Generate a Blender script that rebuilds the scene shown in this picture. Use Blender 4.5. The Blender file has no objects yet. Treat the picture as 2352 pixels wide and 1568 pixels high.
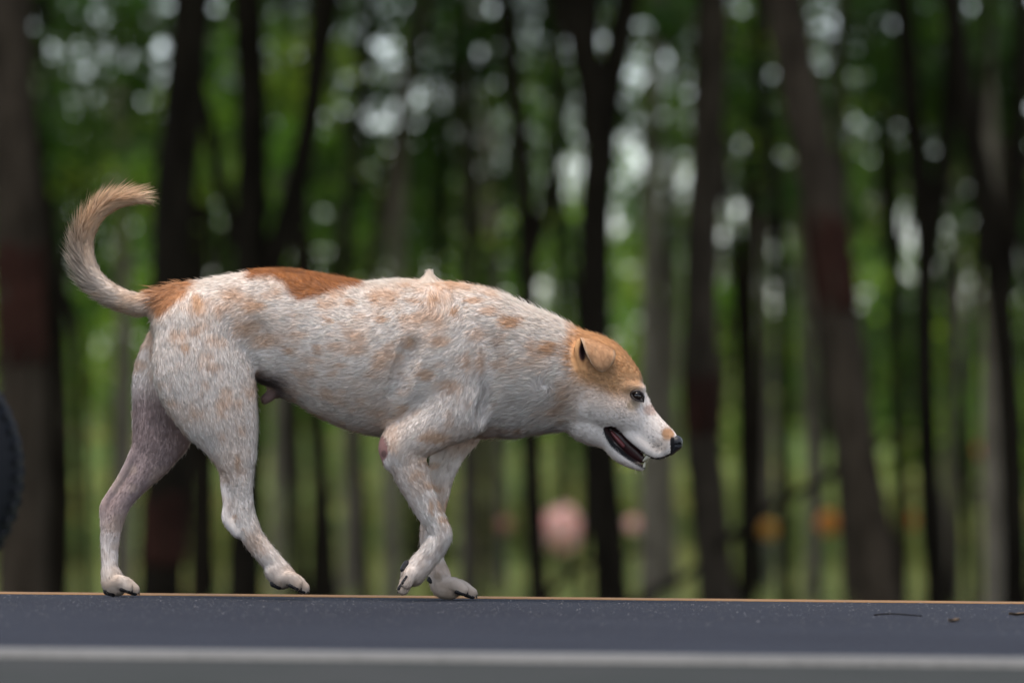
import bpy, math, random
import numpy as np
from mathutils import Matrix, Vector

rnd = random.Random(7)
rng = np.random.default_rng(11)
scene = bpy.context.scene
COL = scene.collection

# ------------------------------------------------------------------ camera
# photo pixels are given on a 2352 px wide grid; a pixel is a direction only,
# depth always comes from what the thing stands on
F, CX, CY = 13067.0, 1176.0, 784.0
CAM = np.array([0.0, -9.2, 0.22])
ROLL = 0.0098


def basis(p):
    f = np.array([0, math.cos(p), math.sin(p)])
    u0 = np.array([0, -math.sin(p), math.cos(p)])
    r0 = np.array([1.0, 0, 0])
    r = r0 * math.cos(ROLL) + u0 * math.sin(ROLL)
    u = -r0 * math.sin(ROLL) + u0 * math.cos(ROLL)
    return r, u, f


def _z(p):
    r, u, f = basis(p)
    d = f + (275 - CX) / F * r - (1370 - CY) / F * u
    return CAM[2] + d[2] * (0.042 + 9.2) / d[1]


lo, hi = -0.05, 0.1
for _ in range(60):
    mid = (lo + hi) / 2
    if _z(mid) < 0:
        lo = mid
    else:
        hi = mid
R_, U_, F_ = basis(mid)


def PV(px, py, Y):
    """vectorised: photo pixel + world depth Y -> world points (n,3)"""
    px = np.asarray(px, float); py = np.asarray(py, float); Y = np.asarray(Y, float)
    d = F_ + ((px - CX) / F)[..., None] * R_ - ((py - CY) / F)[..., None] * U_
    t = (Y - CAM[1]) / d[..., 1]
    return CAM + d * t[..., None]


def P(px, py, Y):
    return Vector(PV(px, py, Y))


cam_d = bpy.data.cameras.new('camera')
cam = bpy.data.objects.new('camera', cam_d)
COL.objects.link(cam)
cam.matrix_world = Matrix(((R_[0], U_[0], -F_[0], CAM[0]), (R_[1], U_[1], -F_[1], CAM[1]),
                           (R_[2], U_[2], -F_[2], CAM[2]), (0, 0, 0, 1)))
cam_d.sensor_width = 36
cam_d.lens = F / 2352 * 36
cam_d.clip_start = 0.1
cam_d.clip_end = 6000
cam_d.dof.use_dof = True
cam_d.dof.focus_distance = 9.16
cam_d.dof.aperture_fstop = 4.3
scene.camera = cam

# ------------------------------------------------------------------ light: bright overcast
SUN_EL, SUN_AZ = math.radians(76), math.radians(215)
world = bpy.data.worlds.new('World')
scene.world = world
world.use_nodes = True
wn = world.node_tree
bg = wn.nodes['Background']
sky = wn.nodes.new('ShaderNodeTexSky')
sky.sky_type = 'NISHITA'
sky.sun_disc = False
sky.sun_elevation = SUN_EL
sky.sun_rotation = SUN_AZ
sky.air_density = 1.0
sky.dust_density = 0.2
sky.ozone_density = 2.0
hs = wn.nodes.new('ShaderNodeHueSaturation')  # thin high cloud: the whole sky evenly paler
hs.inputs['Saturation'].default_value = 0.5
wn.links.new(sky.outputs[0], hs.inputs['Color'])
wn.links.new(hs.outputs[0], bg.inputs[0])
bg.inputs[1].default_value = 0.12
sun_d = bpy.data.lights.new('sun', 'SUN')
sun_d.energy = 2.0
sun_d.angle = math.radians(35)
sun_d.color = (1.0, 0.89, 0.77)
sun = bpy.data.objects.new('sun', sun_d)
COL.objects.link(sun)
sd = Vector((math.sin(SUN_AZ) * math.cos(SUN_EL), math.cos(SUN_AZ) * math.cos(SUN_EL), math.sin(SUN_EL)))
sun.rotation_euler = sd.to_track_quat('Z', 'Y').to_euler()
sun.location = (0, -4, 20)
scene.view_settings.view_transform = 'Standard'
scene.view_settings.look = 'None'
scene.view_settings.gamma = 1
scene.view_settings.use_curve_mapping = False
scene.view_settings.exposure = 1.05
scene.render.engine = 'CYCLES'
scene.cycles.use_denoising = True
scene.cycles.max_bounces = 9
scene.cycles.diffuse_bounces = 7
scene.cycles.transmission_bounces = 6
scene.cycles.sample_clamp_indirect = 8


# ------------------------------------------------------------------ helpers
def link(o, parent=None):
    COL.objects.link(o)
    if parent is not None:
        o.parent = parent
        o.matrix_parent_inverse = parent.matrix_basis.inverted()
    return o


def tag(o, label=None, cat=None, group=None, kind=None):
    if label: o['label'] = label
    if cat: o['category'] = cat
    if group: o['group'] = group
    if kind: o['kind'] = kind
    return o


def empty(name, loc):
    o = bpy.data.objects.new(name, None)
    o.empty_display_size = 0.1
    COL.objects.link(o)
    o.location = loc
    return o


def np_mesh(name, verts, faces, smooth=True):
    """faces: (n,k) int array of one polygon size"""
    me = bpy.data.meshes.new(name)
    verts = np.ascontiguousarray(verts, dtype=np.float32)
    faces = np.ascontiguousarray(faces, dtype=np.int32)
    n, k = faces.shape
    me.vertices.add(len(verts)); me.vertices.foreach_set('co', verts.ravel())
    me.loops.add(n * k); me.loops.foreach_set('vertex_index', faces.ravel())
    me.polygons.add(n)
    me.polygons.foreach_set('loop_start', np.arange(0, n * k, k, dtype=np.int32))
    me.polygons.foreach_set('use_smooth', np.full(n, smooth, dtype=bool))
    me.update(calc_edges=True)
    return me


def py_mesh(name, verts, faces, smooth=False):
    me = bpy.data.meshes.new(name)
    me.from_pydata([tuple(v) for v in verts], [], faces)
    if smooth:
        me.polygons.foreach_set('use_smooth', [True] * len(me.polygons))
    me.update()
    return me


def mobj(name, me, mat, parent=None):
    o = bpy.data.objects.new(name, me)
    if mat: me.materials.append(mat)
    return link(o, parent)


def color_attr(me, cols, name='coat'):
    a = me.attributes.new(name, 'FLOAT_COLOR', 'POINT')
    c = np.ones((len(cols), 4), np.float32); c[:, :3] = cols
    a.data.foreach_set('color', c.ravel())


class NT:
    def __init__(self, name):
        self.m = bpy.data.materials.new(name); self.m.use_nodes = True
        self.t = self.m.node_tree
        self.b = self.t.nodes['Principled BSDF']
        self.out = self.t.nodes['Material Output']

    def n(self, kind, **kw):
        x = self.t.nodes.new(kind)
        for k, v in kw.items():
            setattr(x, k, v)
        return x

    def l(self, a, b): self.t.links.new(a, b)

    def noise(self, scale, detail=4, vec=None, rough=0.6):
        x = self.n('ShaderNodeTexNoise'); x.inputs['Scale'].default_value = scale
        x.inputs['Detail'].default_value = detail; x.inputs['Roughness'].default_value = rough
        if vec: self.l(vec, x.inputs['Vector'])
        return x

    def ramp(self, fac, stops):
        r = self.n('ShaderNodeValToRGB')
        e = r.color_ramp.elements
        while len(e) < len(stops): e.new(0.5)
        for i, (p, c) in enumerate(stops):
            e[i].position = p; e[i].color = (*c, 1)
        self.l(fac, r.inputs[0])
        return r

    def bump(self, h, strength, dist):
        b = self.n('ShaderNodeBump'); b.inputs['Strength'].default_value = strength
        b.inputs['Distance'].default_value = dist
        self.l(h, b.inputs['Height']); self.l(b.outputs[0], self.b.inputs['Normal'])

    def coords(self, scale=(1, 1, 1), kind='Object'):
        c = self.n('ShaderNodeTexCoord'); m = self.n('ShaderNodeMapping')
        m.inputs['Scale'].default_value = scale
        self.l(c.outputs[kind], m.inputs[0])
        return m.outputs[0]


def plain(name, col, rough=0.6, spec=0.5, coat=0.0):
    k = NT(name)
    k.b.inputs['Base Color'].default_value = (*col, 1)
    k.b.inputs['Roughness'].default_value = rough
    k.b.inputs['Specular IOR Level'].default_value = spec
    k.b.inputs['Coat Weight'].default_value = coat
    return k.m


def mottled(name, c0, c1, scale, rough=0.85, bump=0.3, dist=0.01, stretch=(1, 1, 1)):
    k = NT(name)
    v = k.coords(stretch)
    a = k.noise(scale, 6, v)
    r = k.ramp(a.outputs[0], [(0.3, c0), (0.7, c1)])
    k.l(r.outputs[0], k.b.inputs['Base Color'])
    k.b.inputs['Roughness'].default_value = rough
    k.b.inputs['Specular IOR Level'].default_value = 0.25
    if bump: k.bump(a.outputs[0], bump, dist)
    return k.m


# ------------------------------------------------------------------ ground and road
def ground_z(y):
    pts = [(-400, -0.05), (-3.4, -0.05), (-3.0, -0.02), (0.25, -0.14), (0.45, -0.14), (3, -0.10), (5, -0.3), (12, -0.9), (22, -1.5), (100, -1.5), (160, -1.0), (3000, 6)]
    return float(np.interp(y, [p[0] for p in pts], [p[1] for p in pts]))


def make_ground():
    ys = [-400, -60, -20, -8, -5, -4, -3.4, -3.0, 0.25, 0.45, 1, 1.7, 2.5, 3, 4, 5, 6, 8, 12, 16, 19, 22, 26, 32, 40, 50, 60, 80, 110, 160, 400, 1000, 3000]
    xs = [-2500, -600, -150, -60] + list(range(-30, 31, 3)) + [60, 150, 600, 2500]
    V = []
    for y in ys:
        for x in xs:
            j = 0.06 * math.sin(x * 0.9 + y * 0.7) + 0.05 * math.sin(x * 0.37 - y * 1.3) if y > 6 else 0
            V.append((x, y, ground_z(y) + j * 0.6))
    nx = len(xs)
    Fc = [(j * nx + i, j * nx + i + 1, (j + 1) * nx + i + 1, (j + 1) * nx + i) for j in range(len(ys) - 1) for i in range(nx - 1)]
    k = NT('grassy_soil')
    c = k.coords()
    a = k.noise(0.35, 6, c); b = k.noise(9, 5, c)
    r1 = k.ramp(a.outputs[0], [(0.36, (0.10, 0.075, 0.05)), (0.46, (0.09, 0.115, 0.04)), (0.75, (0.12, 0.17, 0.05))])
    mx = k.n('ShaderNodeMixRGB', blend_type='MULTIPLY'); mx.inputs[0].default_value = 0.6
    r2 = k.ramp(b.outputs[0], [(0.3, (0.5, 0.5, 0.5)), (0.7, (1.2, 1.2, 1.1))])
    k.l(r1.outputs[0], mx.inputs[1]); k.l(r2.outputs[0], mx.inputs[2]); k.l(mx.outputs[0], k.b.inputs['Base Color'])
    k.b.inputs['Roughness'].default_value = 0.95; k.b.inputs['Specular IOR Level'].default_value = 0.1
    k.bump(b.outputs[0], 0.5, 0.05)
    tag(mobj('ground', py_mesh('ground', V, Fc, True), k.m), 'grassy soil under the grove and beside the road', 'ground', kind='structure')


make_ground()


def slab(name, y0, y1, z0, z1, mat, x=160, bev=0.006):
    V = [(-x, y0, z0), (x, y0, z0), (x, y1, z0), (-x, y1, z0),
         (-x, y0, z1 - bev), (x, y0, z1 - bev), (x, y1, z1 - bev), (-x, y1, z1 - bev),
         (-x, y0 + bev, z1), (x, y0 + bev, z1), (x, y1 - bev, z1), (-x, y1 - bev, z1)]
    Fc = [(8, 9, 10, 11), (4, 5, 9, 8), (5, 6, 10, 9), (6, 7, 11, 10), (7, 4, 8, 11), (0, 1, 5, 4), (1, 2, 6, 5), (2, 3, 7, 6), (3, 0, 4, 7), (3, 2, 1, 0)]
    return mobj(name, py_mesh(name, V, Fc), mat)


def asphalt():
    k = NT('asphalt')
    c = k.coords()
    a = k.noise(1.7, 5, c)
    f = k.noise(420, 3, c)
    vo = k.n('ShaderNodeTexVoronoi'); vo.inputs['Scale'].default_value = 170; k.l(c, vo.inputs['Vector'])
    r = k.ramp(a.outputs[0], [(0.3, (0.017, 0.019, 0.029)), (0.7, (0.024, 0.027, 0.039))])
    g = k.ramp(vo.outputs['Distance'], [(0.05, (1.5, 1.5, 1.5)), (0.35, (0.85, 0.85, 0.85))])
    mx = k.n('ShaderNodeMixRGB', blend_type='MULTIPLY'); mx.inputs[0].default_value = 0.8
    k.l(r.outputs[0], mx.inputs[1]); k.l(g.outputs[0], mx.inputs[2])
    k.l(mx.outputs[0], k.b.inputs['Base Color'])
    k.b.inputs['Roughness'].default_value = 0.8
    k.b.inputs['Specular IOR Level'].default_value = 0.15
    ad = k.n('ShaderNodeMath', operation='ADD')
    k.l(f.outputs[0], ad.inputs[0]); k.l(vo.outputs['Distance'], ad.inputs[1])
    k.bump(ad.outputs[0], 0.7, 0.003)
    return k.m


def painted(name, col, wear):
    k = NT(name)
    c = k.coords()
    a = k.noise(60, 6, c)
    b = k.noise(5, 3, c)
    s = k.n('ShaderNodeMath', operation='MULTIPLY'); k.l(a.outputs[0], s.inputs[0]); k.l(b.outputs[0], s.inputs[1])
    r = k.ramp(s.outputs[0], [(0.10, wear), (0.24, col), (0.5, tuple(min(1, x * 1.25) for x in col))])
    k.l(r.outputs[0], k.b.inputs['Base Color'])
    k.b.inputs['Roughness'].default_value = 0.75
    k.bump(a.outputs[0], 0.4, 0.002)
    return k.m


M_ASPH = asphalt()
tag(slab('road', -2.56, 0.32, -0.18, 0.0, M_ASPH), 'dark blue-grey asphalt road under the dog', 'road', kind='structure')
tag(slab('edge_line', 0.165, 0.280, -0.002, 0.0012, painted('orange_yellow_paint', (0.21, 0.105, 0.03), (0.09, 0.06, 0.03)), bev=0.001),
    'thin orange-yellow painted line along the far road edge', 'road marking', kind='structure')
tag(slab('edging_strip', -2.72, -2.55, -0.15, 0.002, painted('pale_concrete', (0.12, 0.118, 0.113), (0.06, 0.06, 0.056))),
    'pale worn concrete strip along the near side of the road', 'edging', kind='structure')
M_DIRT = mottled('dirt_shoulder', (0.010, 0.013, 0.008), (0.025, 0.024, 0.022), 3.5, bump=0.6, dist=0.01)
tag(slab('shoulder', -9.0, -2.719, -0.15, -0.004, M_DIRT), 'grey-brown gritty road shoulder in front of the pale strip', 'road shoulder', kind='structure')


# loose grit: countless specks on the asphalt
def make_grit():
    n = 9000
    x = rng.uniform(-1.3, 1.3, n); y = -1.9 + 2.1 * np.sqrt(rng.random(n)); s = rng.uniform(0.0005, 0.0015, n)
    s[rng.random(n) > 0.97] *= 1.6
    base = np.array([(1, 0, 0), (-.5, .87, 0), (-.5, -.87, 0), (0, 0, .75)])
    ang = rng.uniform(0, 6.28, n)
    ca, sa = np.cos(ang), np.sin(ang)
    V = np.empty((n, 4, 3))
    st = rng.uniform(0.6, 1.5, (n, 1))
    bx = base[:, 0] * s[:, None] * st; by = base[:, 1] * s[:, None] / st
    V[:, :, 0] = x[:, None] + bx * ca[:, None] - by * sa[:, None]
    V[:, :, 1] = y[:, None] + bx * sa[:, None] + by * ca[:, None]
    V[:, :, 2] = base[:, 2] * s[:, None] * rng.uniform(0.6, 1, (n, 1)) + 0.0001
    t = np.array([(0, 1, 3), (1, 2, 3), (2, 0, 3)])
    Fc = (np.arange(n)[:, None, None] * 4 + t[None]).reshape(-1, 3)
    me = np_mesh('grit', V.reshape(-1, 3), Fc, False)
    sh = rng.choice([0.03, 0.05, 0.09, 0.2], n, p=[.35, .35, .2, .1])
    cols = np.repeat(sh[:, None] * np.array([1, 0.99, 1.02]), 4, axis=0)
    color_attr(me, cols)
    k = NT('grit'); a = k.n('ShaderNodeAttribute', attribute_name='coat'); k.l(a.outputs['Color'], k.b.inputs['Base Color'])
    k.b.inputs['Roughness'].default_value = 0.7
    tag(mobj('grit', me, k.m), 'tiny pale stone chips scattered over the asphalt', 'grit', kind='stuff')


make_grit()


# ------------------------------------------------------------------ tubes (trunks, limbs, twigs)
def crom(pts, sub):
    pts = np.asarray(pts, float)
    if len(pts) < 3:
        t = np.linspace(0, 1, sub + 1)[:, None]
        return pts[0] * (1 - t) + pts[1] * t
    p = np.vstack([2 * pts[0] - pts[1], pts, 2 * pts[-1] - pts[-2]])
    out = []
    for i in range(1, len(p) - 2):
        a, b, c, d = p[i - 1], p[i], p[i + 1], p[i + 2]
        for s in range(sub):
            t = s / sub
            out.append(0.5 * (2 * b + (c - a) * t + (2 * a - 5 * b + 4 * c - d) * t * t + (3 * b - a - 3 * c + d) * t ** 3))
    out.append(p[-2])
    return np.array(out)


def tube_data(pts, sides=10, rough=0.0, sub=4, seed=0):
    """pts rows (x,y,z,r)"""
    r_ = np.random.default_rng(seed)
    c = crom(pts, sub)
    n = len(c)
    tan = np.gradient(c[:, :3], axis=0); tan /= np.linalg.norm(tan, axis=1)[:, None] + 1e-9
    ref = np.array([0.03, 1.0, 0.05])
    a1 = np.cross(tan, ref); a1 /= np.linalg.norm(a1, axis=1)[:, None] + 1e-9
    a2 = np.cross(tan, a1)
    th = np.linspace(0, 2 * math.pi, sides, endpoint=False)
    rr = c[:, 3][:, None] * (1 + rough * (r_.random((n, sides)) - 0.5) + rough * 0.8 * np.sin(th * 3 + c[:, 2][:, None] * 2 + seed))
    V = c[:, None, :3] + rr[..., None] * (np.cos(th)[None, :, None] * a1[:, None] + np.sin(th)[None, :, None] * a2[:, None])
    V = V.reshape(-1, 3).tolist()
    Fc = []
    for i in range(n - 1):
        for j in range(sides):
            k = (j + 1) % sides
            Fc.append((i * sides + j, i * sides + k, (i + 1) * sides + k, (i + 1) * sides + j))
    Fc.append(tuple(range(sides))[::-1]); Fc.append(tuple((n - 1) * sides + j for j in range(sides)))
    return V, Fc


def merge(parts):
    V, Fc = [], []
    for v, f in parts:
        o = len(V); V += v; Fc += [tuple(i + o for i in q) for q in f]
    return V, Fc


# ------------------------------------------------------------------ tree materials
def bark(name, c0, c1, band=None):
    k = NT(name)
    c = k.coords((1, 1, 0.25))
    a = k.noise(9, 7, c, 0.7)
    r = k.ramp(a.outputs[0], [(0.35, c0), (0.7, c1)])
    k.l(r.outputs[0], k.b.inputs['Base Color'])
    k.b.inputs['Roughness'].default_value = 1.0; k.b.inputs['Specular IOR Level'].default_value = 0.03
    k.bump(a.outputs[0], 0.9, 0.03)
    return k.m


M_BARK = bark('dark_bark', (0.006, 0.0047, 0.0037), (0.021, 0.0165, 0.012))
M_BARK2 = bark('grey_brown_bark', (0.017, 0.013, 0.010), (0.060, 0.046, 0.035))
M_PALE = bark('pale_bark', (0.095, 0.08, 0.064), (0.22, 0.188, 0.152))
M_BAND = bark('red_brown_paint', (0.015, 0.008, 0.0065), (0.048, 0.020, 0.015))


def leafmat(name, c, t):
    k = NT(name)
    at = k.n('ShaderNodeAttribute', attribute_name='coat')
    m1 = k.n('ShaderNodeMixRGB', blend_type='MULTIPLY'); m1.inputs[0].default_value = 1; m1.inputs[2].default_value = (*c, 1)
    m2 = k.n('ShaderNodeMixRGB', blend_type='MULTIPLY'); m2.inputs[0].default_value = 1; m2.inputs[2].default_value = (*t, 1)
    k.l(at.outputs['Color'], m1.inputs[1]); k.l(at.outputs['Color'], m2.inputs[1])
    k.l(m1.outputs[0], k.b.inputs['Base Color'])
    k.b.inputs['Roughness'].default_value = 0.45; k.b.inputs['Specular IOR Level'].default_value = 0.25
    tr = k.n('ShaderNodeBsdfTranslucent'); k.l(m2.outputs[0], tr.inputs[0])
    mx = k.n('ShaderNodeMixShader'); mx.inputs[0].default_value = 0.5
    k.l(k.b.outputs[0], mx.inputs[1]); k.l(tr.outputs[0], mx.inputs[2]); k.l(mx.outputs[0], k.out.inputs[0])
    return k.m


M_LEAF = leafmat('grove_leaf', (0.065, 0.118, 0.02), (0.24, 0.41, 0.04))
M_LEAFD = leafmat('dark_leaf', (0.022, 0.045, 0.010), (0.05, 0.12, 0.012))
M_LEAFY = leafmat('light_leaf', (0.16, 0.21, 0.09), (0.50, 0.58, 0.21))


def crown_mesh(name, rx, ry, rz, clumps, per, size, seed, spread=0.32, hollow=0.0):
    r = np.random.default_rng(seed)
    c = r.normal(size=(clumps, 3)); c /= np.linalg.norm(c, axis=1)[:, None]
    c *= (hollow + (1 - hollow) * r.random((clumps, 1)) ** 0.5)
    c *= np.array([rx, ry, rz])
    n = clumps * per
    p = np.repeat(c, per, axis=0) + r.normal(size=(n, 3)) * spread * np.repeat(r.uniform(0.6, 1.5, clumps), per)[:, None] * np.array([1, 1, 0.7])
    nrm = r.normal(size=(n, 3)) + np.array([0, 0, 0.6]); nrm /= np.linalg.norm(nrm, axis=1)[:, None]
    a = np.cross(nrm, r.normal(size=(n, 3))); a /= np.linalg.norm(a, axis=1)[:, None]
    b = np.cross(nrm, a)
    s = r.uniform(0.6, 1.25, (n, 1)) * size
    V = np.stack([p - a * s, p - b * s * 0.42 + nrm * s * 0.12, p + a * s, p + b * s * 0.42 + nrm * s * 0.12], 1).reshape(-1, 3)
    i = np.arange(n)[:, None] * 4
    Fc = np.vstack([i + np.array([0, 1, 2]), i + np.array([0, 2, 3])])
    me = np_mesh(name, V, Fc, False)
    sh = np.repeat(np.repeat(r.uniform(0.6, 1.35, clumps), per) * r.uniform(0.8, 1.2, n), 4)
    yl = np.repeat(np.repeat(r.uniform(0.8, 1.3, clumps), per), 4)
    color_attr(me, np.stack([sh * yl, sh, sh * 0.9], 1))
    return me


CROWN_HIGH = [crown_mesh('high_crown', 2.6, 2.6, 2.2, 56, 28, 0.17, s, 0.40) for s in (1, 2, 3)]
CROWN_MID = [crown_mesh('mid_crown', 2.1, 2.1, 1.9, 31, 44, 0.12, s, 0.23) for s in (4, 5, 6, 7)]
CROWN_FAR = [crown_mesh('far_crown', 2.6, 2.6, 2.0, 38, 34, 0.15, s, 0.29) for s in (8, 9, 10, 11)]
BUSH = [crown_mesh('bush_leaves', 1.35, 1.2, 0.85, 55, 36, 0.10, s, 0.24) for s in (12, 13, 14, 15)]
for me in CROWN_HIGH: me.materials.append(M_LEAFD)
for i_, me in enumerate(CROWN_MID): me.materials.append(M_LEAF if i_ == 3 else M_LEAFD)
for me in CROWN_FAR: me.materials.append(M_LEAF)
for me in BUSH: me.materials.append(M_LEAFY)


def put(name, me, loc, parent, rz=0.0, sc=(1, 1, 1)):
    o = bpy.data.objects.new(name, me)
    COL.objects.link(o)
    o.parent = parent
    o.matrix_parent_inverse = parent.matrix_basis.inverted()
    o.location = loc; o.rotation_euler = (0, 0, rz); o.scale = sc
    return o


def tree_at(name, label, Y, line, width, mat, forks=(), band=None, crown=None, ch=None, group=None, top=None, csc=1.0, limbs=4, cat='tree', near=True):
    """line: photo points (px,py) bottom to top along the trunk at depth Y; width in photo px -> real radius at that depth"""
    Y = Y * 1.75 + 4 if near else Y
    dist = Y + 9.2
    rad = width / 2 * dist / F
    pts = [P(px, py, Y) for px, py in line]
    b = pts[0]; gz = ground_z(Y) - 0.08
    d = (pts[1] - pts[0]); t = (gz - b.z) / d.z if abs(d.z) > 1e-6 else 0
    base = b + d * t * 0.6; base.z = gz
    up = pts[-1]; d2 = (pts[-1] - pts[-2]).normalized()
    H = top or (up.z + 3.5)
    k = max(0.5, (H - up.z) / max(0.4, d2.z))
    rows = [(base.x, base.y, base.z, rad * 1.35), (base.x + (b.x - base.x) * .35, base.y, base.z + (b.z - base.z) * 0.35 + 0.12, rad * 1.1)]
    zs = []
    for i, q in enumerate(pts):
        if i == 0 and q.z < rows[-1][2] + 0.05: continue
        zz = (q.z - gz) / (H - gz)
        rows.append((q.x, q.y, q.z, rad * (1.05 - 0.35 * zz)))
    for s in (0.5, 1.0):
        q = up + Vector((d2.x * 0.5, 0, d2.z)) * k * s
        zz = (q.z - gz) / (H - gz)
        rows.append((q.x + rnd.uniform(-.1, .1), q.y + rnd.uniform(-.2, .2), q.z, rad * (1.05 - 0.75 * zz)))
    seed = rnd.randrange(9999)
    parts = [tube_data(rows, 12, 0.14, 5, seed)]
    for fk in forks:
        q = [P(px, py, Y) for px, py in fk[0]]
        w = fk[1] / 2 * dist / F
        e = q[-1] + (q[-1] - q[-2]).normalized() * (H - q[-1].z) * 0.7
        rr = [(v.x, v.y, v.z, w * (1 - 0.06 * i)) for i, v in enumerate(q)] + [(e.x, e.y + .2, e.z, w * 0.35)]
        parts.append(tube_data(rr, 9, 0.12, 4, seed + 1))
    tip = rows[-1]
    for i in range(limbs):
        s0 = rows[-2]
        a = rnd.uniform(0, 6.28); L = rnd.uniform(1.0, 2.0) * csc
        parts.append(tube_data([(s0[0], s0[1], s0[2] + rnd.uniform(-.6, .6), rad * 0.4),
                                (s0[0] + math.cos(a) * L * .4, s0[1] + math.sin(a) * L * .4, s0[2] + L * .35, rad * 0.3),
                                (s0[0] + math.cos(a) * L, s0[1] + math.sin(a) * L, s0[2] + L * 0.9, rad * 0.1)], 6, 0.1, 3, seed + i))
    root = empty(name, (base.x, base.y, ground_z(Y)))
    tag(root, label, cat, group)
    bpy.context.view_layer.update() if False else None
    tr = mobj('trunk', py_mesh('trunk', *merge(parts), True), mat, root)
    if band:
        y0, y1 = band
        bp = []
        rr = np.array(rows)
        for s in np.linspace(0, 1, 6):
            z = P(line[0][0], y0 + (y1 - y0) * s, Y).z
            cx = np.interp(z, rr[:, 2], rr[:, 0]); cy = np.interp(z, rr[:, 2], rr[:, 1]); cr = np.interp(z, rr[:, 2], rr[:, 3])
            bp.append((cx, cy, z, cr * (1.06 if 0 < s < 1 else 1.0)))
        mobj('paint_band', py_mesh('paint_band', *tube_data(bp, 14, 0.10, 3, seed), True), M_BAND, root)
    if crown is not None:
        cz = (ch if ch is not None else H)
        put('crown', crown, (tip[0], tip[1], cz), root, rnd.uniform(0, 6.28), (csc, csc, csc * rnd.uniform(0.9, 1.1)))
    return root


HI = lambda: CROWN_HIGH[rnd.randrange(3)]
# --- the dark trunks that stand just beyond the road
tree_at('tree', 'thickest dark trunk, standing behind the black wheel', 11.5, [(58, 1370), (48, 1000), (40, 600), (30, 200), (25, -60)], 118, M_BARK2, band=(840, 560), crown=HI(), top=6.5)
tree_at('tree', 'thin black trunk between the thickest trunk and the curled tail', 15, [(195, 1368), (188, 1000), (178, 760), (120, 600), (90, 380)], 26, M_BARK, crown=HI(), top=6.0, csc=.8)
tree_at('tree', 'wide dark trunk rising behind the root of the tail', 12.5, [(368, 1368), (375, 1150), (388, 800), (405, 450), (430, 100), (440, -60)], 104, M_BARK, band=(1300, 1130), crown=HI(), top=6.5)
tree_at('tree', 'forked black trunk behind the hindquarters with a wide fork', 14, [(556, 1368), (562, 1100), (575, 700), (580, 420), (570, 100), (560, -60)], 82, M_BARK,
        forks=[([(577, 760), (640, 560), (700, 330), (745, 60), (770, -60)], 62), ([(578, 640), (520, 480), (480, 300)], 34)], crown=HI(), top=6.8)
tree_at('tree', 'slim black trunk showing under the belly just ahead of the hind leg', 19, [(684, 1368), (678, 1100), (672, 900), (690, 500), (720, 100), (735, -60)], 36, M_BARK, crown=HI(), top=7)
tree_at('tree', 'slim leaning dark trunk showing under the belly midway', 21, [(765, 1368), (748, 1150), (725, 980), (790, 600), (830, 200), (850, -60)], 32, M_BARK, crown=HI(), top=7)
tree_at('tree', 'slim dark trunk showing under the chest behind the elbow', 24, [(838, 1368), (830, 1150), (822, 980), (880, 500), (960, 100), (990, -60)], 30, M_BARK2, crown=HI(), top=7.5)
tree_at('tree', 'slim dark trunk left of the big pink flower head', 17, [(1236, 1368), (1222, 1150), (1214, 800), (1210, 500), (1180, 200), (1150, -60)], 50, M_BARK,
        forks=[([(1212, 640), (1260, 420), (1290, 200), (1270, -60)], 30)], crown=HI(), top=7)
tree_at('tree', 'stout black trunk forking high above the dog\'s head', 13, [(1404, 1368), (1392, 1150), (1368, 800), (1362, 500), (1376, 300), (1330, 60), (1300, -80)], 82, M_BARK,
        forks=[([(1372, 420), (1400, 220), (1440, 20), (1460, -80)], 66), ([(1366, 330), (1352, 140), (1355, -80)], 60)], crown=HI(), top=6.5)
tree_at('tree', 'tall straight dark trunk in front of the muzzle with a red-brown band', 13.5, [(1645, 1370), (1628, 1150), (1612, 900), (1610, 600), (1622, 300), (1640, -60)], 88, M_BARK2, band=(1000, 860), crown=HI(), top=6.5)
tree_at('tree', 'thin black trunk between the straight banded trunk and the leaning one', 20, [(1806, 1372), (1804, 1150), (1800, 850), (1790, 520), (1750, 200), (1740, -60)], 34, M_BARK, crown=HI(), top=7)
tree_at('tree', 'big grey-brown trunk leaning and curving, with a dark red band', 11.5, [(2018, 1374), (1996, 1200), (1955, 950), (1915, 650), (1870, 380), (1822, 120), (1795, -80)], 104, M_BARK2, band=(720, 490), crown=HI(), top=6.5)
tree_at('tree', 'straight black trunk beside the leaning one, forking midway up', 15, [(2152, 1376), (2136, 1100), (2122, 800), (2122, 560), (2098, 300), (2075, 0), (2065, -80)], 56, M_BARK,
        forks=[([(2124, 620), (2160, 440), (2185, 200), (2190, -80)], 44)], crown=HI(), top=6.8)
tree_at('tree', 'curving black trunk that sweeps up toward the forked one', 14.5, [(2336, 1378), (2328, 1100), (2305, 800), (2270, 500), (2215, 200), (2180, -60)], 62, M_BARK,
        forks=[([(2300, 760), (2330, 480), (2345, 200), (2350, -60)], 44)], crown=HI(), top=6.8)
tree_at('tree', 'thin dark sapling between the forked black trunk and the curving one', 22, [(2236, 1376), (2232, 1200), (2226, 1000), (2240, 600), (2260, 200)], 22, M_BARK, crown=HI(), top=7)
tree_at('tree', 'thin brown trunk tight against the leaning grey-brown trunk', 19, [(1948, 1374), (1936, 1150), (1925, 950), (1932, 500), (1930, 100)], 30, M_BARK2, crown=HI(), top=7)
tree_at('tree', 'thin dark trunk rising behind the dog\'s withers', 26, [(1090, 1368), (1092, 1100), (1080, 600), (1060, 200), (1050, -60)], 34, M_BARK2, crown=HI(), top=8)

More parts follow.
